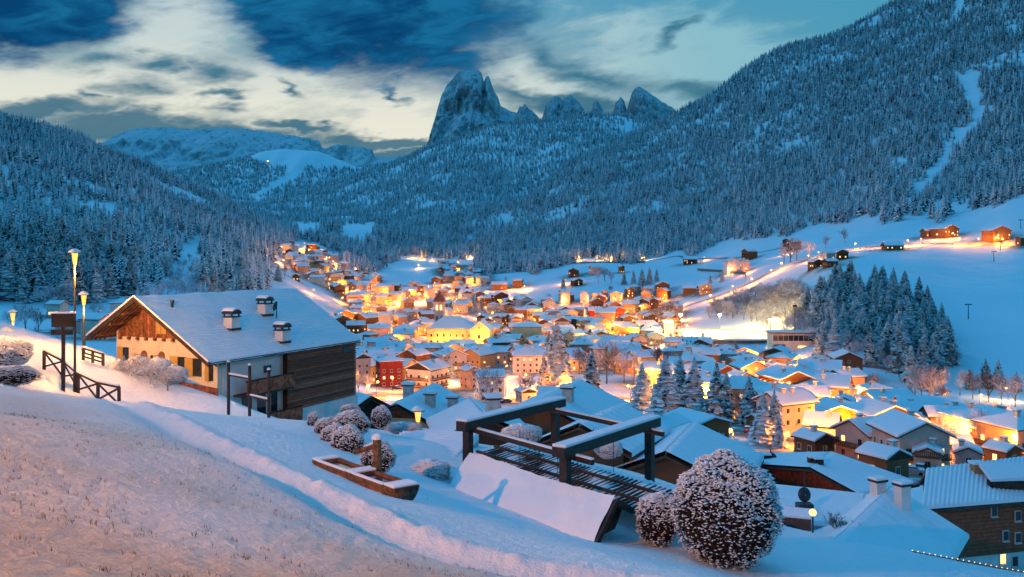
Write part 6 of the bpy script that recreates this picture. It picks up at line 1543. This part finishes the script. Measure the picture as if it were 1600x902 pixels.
def near_roof():
    R1, R2 = Vector((9.5, 28.2, -9.95)), Vector((16.24, 37.84, -9.95)); dd = (R2 - R1).normalized(); n = Vector((dd.y, -dd.x, 0)); w_, dr = 2.93, 1.57
    o = empty('low_house', (R2.x, R2.y, -14)); off = Vector((R2.x, R2.y, -14)); tag(o, 'low house with two chimneys and smooth pitched snow roof just below the bank', 'house')
    R1 = R1 + dd * 2.6
    for s_ in (1, -1):
        e = n * (s_ * w_) + Vector((0, 0, -dr)); q_ = (R1, R2, R2 + e, R1 + e) if s_ > 0 else (R2, R1, R1 + e, R2 + e)
        rr = deck(*q_[:1], q_[3], q_[2], q_[1], off, o) if False else deck(q_[0], q_[3], q_[2], q_[1], off, o); ribbed('snow_cover', q_[0], q_[1], q_[2], q_[3], 13, .018, rr, off, th=.17)
    a, c_ = R1 + dd * .4, R2 - dd * .5; b = MB(); V = []
    for p in (a, c_): V += [p + n * 2.3 + Vector((0, 0, -1.5)) - off, p + Vector((0, 0, -.25)) - off, p - n * 2.3 + Vector((0, 0, -1.5)) - off, Vector((p.x, p.y, -16)) - n * 2.3 - off, Vector((p.x, p.y, -16)) + n * 2.3 - off]
    b.add(V, [(0, 1, 2, 3, 4), (9, 8, 7, 6, 5), (0, 4, 9, 5), (2, 7, 8, 3)]); b.build('wall', M_PLASTW, o)
    for f_, sd, h_ in ((.88, -.35, .8), (.80, .75, .95)):
        p = R1.lerp(R2, f_) + n * sd - off; b = MB(); b.box(-.25, -.2, -.8, .25, .2, h_ - .3); ch = b.build('chimney', M_PLASTW, o); ch.location = p; ch.rotation_euler = (0, 0, .4)
        b = MB(); b.box(-.31, -.26, h_ - .29, .31, .26, h_ - .2); b.build('cap', M_METAL, ch); b = MB(); b.box(-.30, -.25, h_ - .195, .30, .25, h_ - .10); b.build('snow_cap', M_SNOW_ROOF, ch)
near_roof()
def gable_house(R1, R2, wR, wL, t, base, name, label, wallm, gabm, nrib=0, front=.8, chim=(), wins=()):
    d = (R2 - R1); L = d.length; rz = math.atan2(d.y, d.x); o = empty(name, (R1.x, R1.y, base), rz); tag(o, label, 'house'); zr = R1.z - base
    def q(u, v, z): return (u, -v, z)
    off = Vector((0, 0, 0)); vv = lambda u, v, z: Vector(q(u, v, z))
    for s_, w_ in ((1, wR), (-1, wL)):
        A, B, C_, D_ = vv(0, 0, zr), vv(L, 0, zr), vv(L, s_ * w_, zr - w_ * t), vv(0, s_ * w_, zr - w_ * t)
        rf = deck(A, D_, C_, B, off, o) if s_ > 0 else deck(A, B, C_, D_, off, o)
        if s_ > 0: ribbed('snow_cover', A, B, C_, D_, max(nrib, 6), .05 if nrib else .02, rf, off, th=.3)
        else: ribbed('snow_cover', B, A, D_, C_, max(nrib, 6), .05 if nrib else .02, rf, off, th=.3)
    a, c_ = wR - .8, -(wL - .8); b = MB()
    b.add([q(front, c_, -3), q(front, a, -3), q(front, a, zr - a * t - .2), q(front, 0, zr - .2), q(front, c_, zr + c_ * t - .2)] + [q(L - .5, c_, -3), q(L - .5, a, -3), q(L - .5, a, zr - a * t - .2), q(L - .5, 0, zr - .2), q(L - .5, c_, zr + c_ * t - .2)],
          [(0, 1, 2, 3, 4), (9, 8, 7, 6, 5), (1, 6, 7, 2), (0, 4, 9, 5)]); b.build('wall', wallm, o)
    if gabm:
        b = MB(); z0 = zr - 1.3; k = 1.15 / t
        b.add([q(front - .06, -k, z0), q(front - .06, k, z0), q(front - .06, 0, zr - .22), q(front - .01, -k, z0), q(front - .01, k, z0), q(front - .01, 0, zr - .22)], [(0, 1, 2), (5, 4, 3), (0, 3, 4, 1), (1, 4, 5, 2), (2, 5, 3, 0)]); b.build('gable_cladding', gabm, o)
    for u, v in chim:
        inst('chimney', CHIM, o, q(u, v, zr - abs(v) * t + .3))
    for v, z in wins: inst('window', WIN['dark'], o, q(front - .02, v, z), -math.pi / 2, .8)
    return o
gable_house(Vector((-11.1, 85, -14.4)), Vector((-8.6, 99, -14.4)), 6.2, 4.4, .5, -21, 'house', 'house with lamp-lit orange gable and broad snow roof below the bush row', WM['yellow'], M_TIMB, 0, .9, ((5, 2.0), (8, 3.6), (9, -1.5)), ((-.9, 3.0), (.4, 3.0)))
gable_house(Vector((-13.4, 84.5, -13.6)), Vector((-19.5, 92, -13.6)), 3.0, 4.2, .55, -20, 'house', 'low house with dark wooden gable end beside the log storey', M_DARK, None, 0, .7, ((6, .5),), ())
gable_house(P(838, 632, 78), P(905, 612, 92), 5.5, 5.0, .42, -22, 'house', 'house with smooth snow roof seen through the timber frame', WM['timber'], None, 0, .8, ((5, 1.5),), ())
gable_house(P(905, 668, 58), P(975, 638, 66), 3.6, 4.0, .45, -17, 'chalet', 'brown chalet with slatted roof windows behind the timber frame', WM['brown'], None, 10, .7, (), ())
gable_house(P(760, 655, 64), P(735, 640, 72), 4.0, 3.6, .45, -17, 'house', 'small house with pale roof behind the left timber beam', WM['darkwood'], None, 0, .6, ((3, 1.0),), ())
gable_house(P(1040, 712, 56), P(1085, 672, 66), 5.0, 5.2, .42, -20, 'chalet', 'brown chalet with ribbed blue snow roof beside the huge bush', WM['brown'], None, 16, .8, (), ())

# rippled snow terrace behind the trough
def terrace():
    q_ = [P(x, y, -8.15 * F / (HY - y)) for x, y in ((572, 728), (694, 748), (748, 688), (640, 678))]
    o = empty('snowy_terrace_roof', q_[0]); tag(o, 'flat ribbed terrace roof under snow behind the ball bush', 'roof terrace')
    ribbed('snow_cover', q_[0], q_[3], q_[2], q_[1], 14, .09, o, q_[0], th=.28, nv=24)
    b = MB(); pp = [p - q_[0] for p in q_]; b.add(pp + [p - Vector((0, 0, 1.5)) for p in pp], [(0, 1, 2, 3), (0, 4, 5, 1), (1, 5, 6, 2), (2, 6, 7, 3), (3, 7, 4, 0)]); b.build('slab', M_STONE, o)
terrace()

# ------------------------------------------------------------------ small things on the bank
def small_things():
    p = P(1270, 834, 31.5); zb = zg(p.x, p.y); o = empty('globe_lamp', (p.x, p.y, zb)); tag(o, 'round yellow globe lamp on a short post by the bank', 'lamp'); zt_ = (HY - 801) / F * 31.5 - zb
    b = MB(); b.tube([(0, 0, -.3), (0, 0, zt_ - .1)], .03, 8); b.build('post', M_METAL, o)
    b = MB(); b.lathe([(.005, -.14), (.09, -.105), (.135, -.03), (.135, .03), (.09, .105), (.005, .14)], 14, c=(0, 0, zt_)); b.build('globe', glowmat('globe_glow', (1.0, .62, .22), 1.6), o, smooth=True)
    p = P(1245, 812, 33); o = empty('roof_hatch', p, R(-20)); tag(o, 'dark tilted hatch with snow edge beside the globe lamp', 'hatch')
    b = MB(); b.hexa([(-.5, -.3, -.35), (.5, -.3, -.35), (.5, .3, -.35), (-.5, .3, -.35), (-.5, -.2, .1), (.5, -.2, .1), (.5, .3, .3), (-.5, .3, .3)]); b.build('box', M_METAL, o)
    b = MB(); b.slab((-.5, -.2, .105), (.5, -.2, .105), (.5, .3, .305), (-.5, .3, .305), .08); b.build('snow_cover', M_SNOW_ROOF, o)
    p = P(1257, 786, 36); o = empty('aerial_mast', p); tag(o, 'thin aerial mast with dark dish in front of the red timber house', 'aerial')
    b = MB(); b.tube([(0, 0, -1.5), (0, 0, 1.35)], .025, 6); b.bar((-.1, 0, 1.0), (.1, 0, 1.0), .02, .02); b.build('mast', M_METAL, o)
    b = MB(); b.lathe([(.02, .06), (.2, .03), (.3, -.04), (.02, .04)], 14); d = b.build('dish', M_METAL, o); d.location = (0, -.06, .35); d.rotation_euler = (R(78), 0, R(15))
    b = MB(); b.box(-.3, -.25, -.5, .3, .25, -.02); b.build('chimney_block', M_METAL, o)
    p = P(1225, 800, 36); o = empty('garage', Vector((p.x, p.y, p.z - .2)), R(-25)); tag(o, 'low garage roof under smooth snow between the huge bush and the hatch', 'garage')
    b = MB(); b.box(-2.4, -.6, -2.5, 2.6, 3.6, .02); b.build('wall', M_PLASTW, o); b = MB(); b.slab((-2.6, -.8, .03), (2.8, -.8, .03), (2.8, 3.8, .15), (-2.6, 3.8, .15), .2); b.build('snow_cover', M_SNOW_ROOF, o)
    # string of small lights on the lower kerb
    a, c_ = P(1425, 861, 31.5), P(1640, 902, 33); o = empty('light_string', a); tag(o, 'string of small warm lights along the edge of the bank', 'light string')
    b = MB(); b.bar((0, 0, -.02), c_ - a + Vector((0, 0, -.02)), .03, .03); b.build('rail', M_PLANK, o)
    for i in range(26):
        b = MB(); b.lathe([(.004, -.016), (.017, 0), (.004, .016)], 6, c=tuple((c_ - a) * (i / 25) + Vector((0, -.03, .03)))); b.build('bulb', glowmat('string_glow', (1.0, .45, .10), 5.0), o)
small_things()
p = P(653, 678, 45); street = path_lamp(653, 638, 45, 'old-style lit lantern post in front of the orange gable', 260)

# ------------------------------------------------------------------ dry grass poking through the thin snow
def grass():
    rn = np.random.default_rng(5); N_ = 30000
    D = 7.6 + 20 * rn.random(N_) ** 1.3; X = (rn.uniform(-60, 1250, N_) - CX) / F * D
    ok = (path_d(X, D) < -.9) | (rn.random(N_) < .03); ok &= fbm(X * 1.1, D * 1.1, 3, 71) > rn.uniform(-.4, .8, N_)
    X, D = X[ok][:1500], D[ok][:1500]; Z = znear(X, D); n = 5; k = len(X) * n
    bx = np.repeat(X, n) + rn.uniform(-.035, .035, k); by = np.repeat(D, n) + rn.uniform(-.035, .035, k); z = np.repeat(Z, n)
    a = rn.uniform(0, 6.28, k); h_ = rn.uniform(.02, .07, k); l_ = rn.uniform(.01, .06, k); w_ = .0045; ca, sa = np.cos(a), np.sin(a)
    V = np.stack([np.stack([bx - sa * w_, by + ca * w_, z - .01], -1), np.stack([bx + sa * w_, by - ca * w_, z - .01], -1), np.stack([bx + ca * l_, by + sa * l_, z + h_], -1)], 1).reshape(-1, 3)
    o = mesh_obj('grass', V.tolist(), [(3 * i, 3 * i + 1, 3 * i + 2) for i in range(k)], mat('dry_grass', (.22, .15, .09), .9, .1, .4, 20)); tag(o, 'dry grass tips poking through the thin meadow snow', 'grass', kind='stuff')
grass()
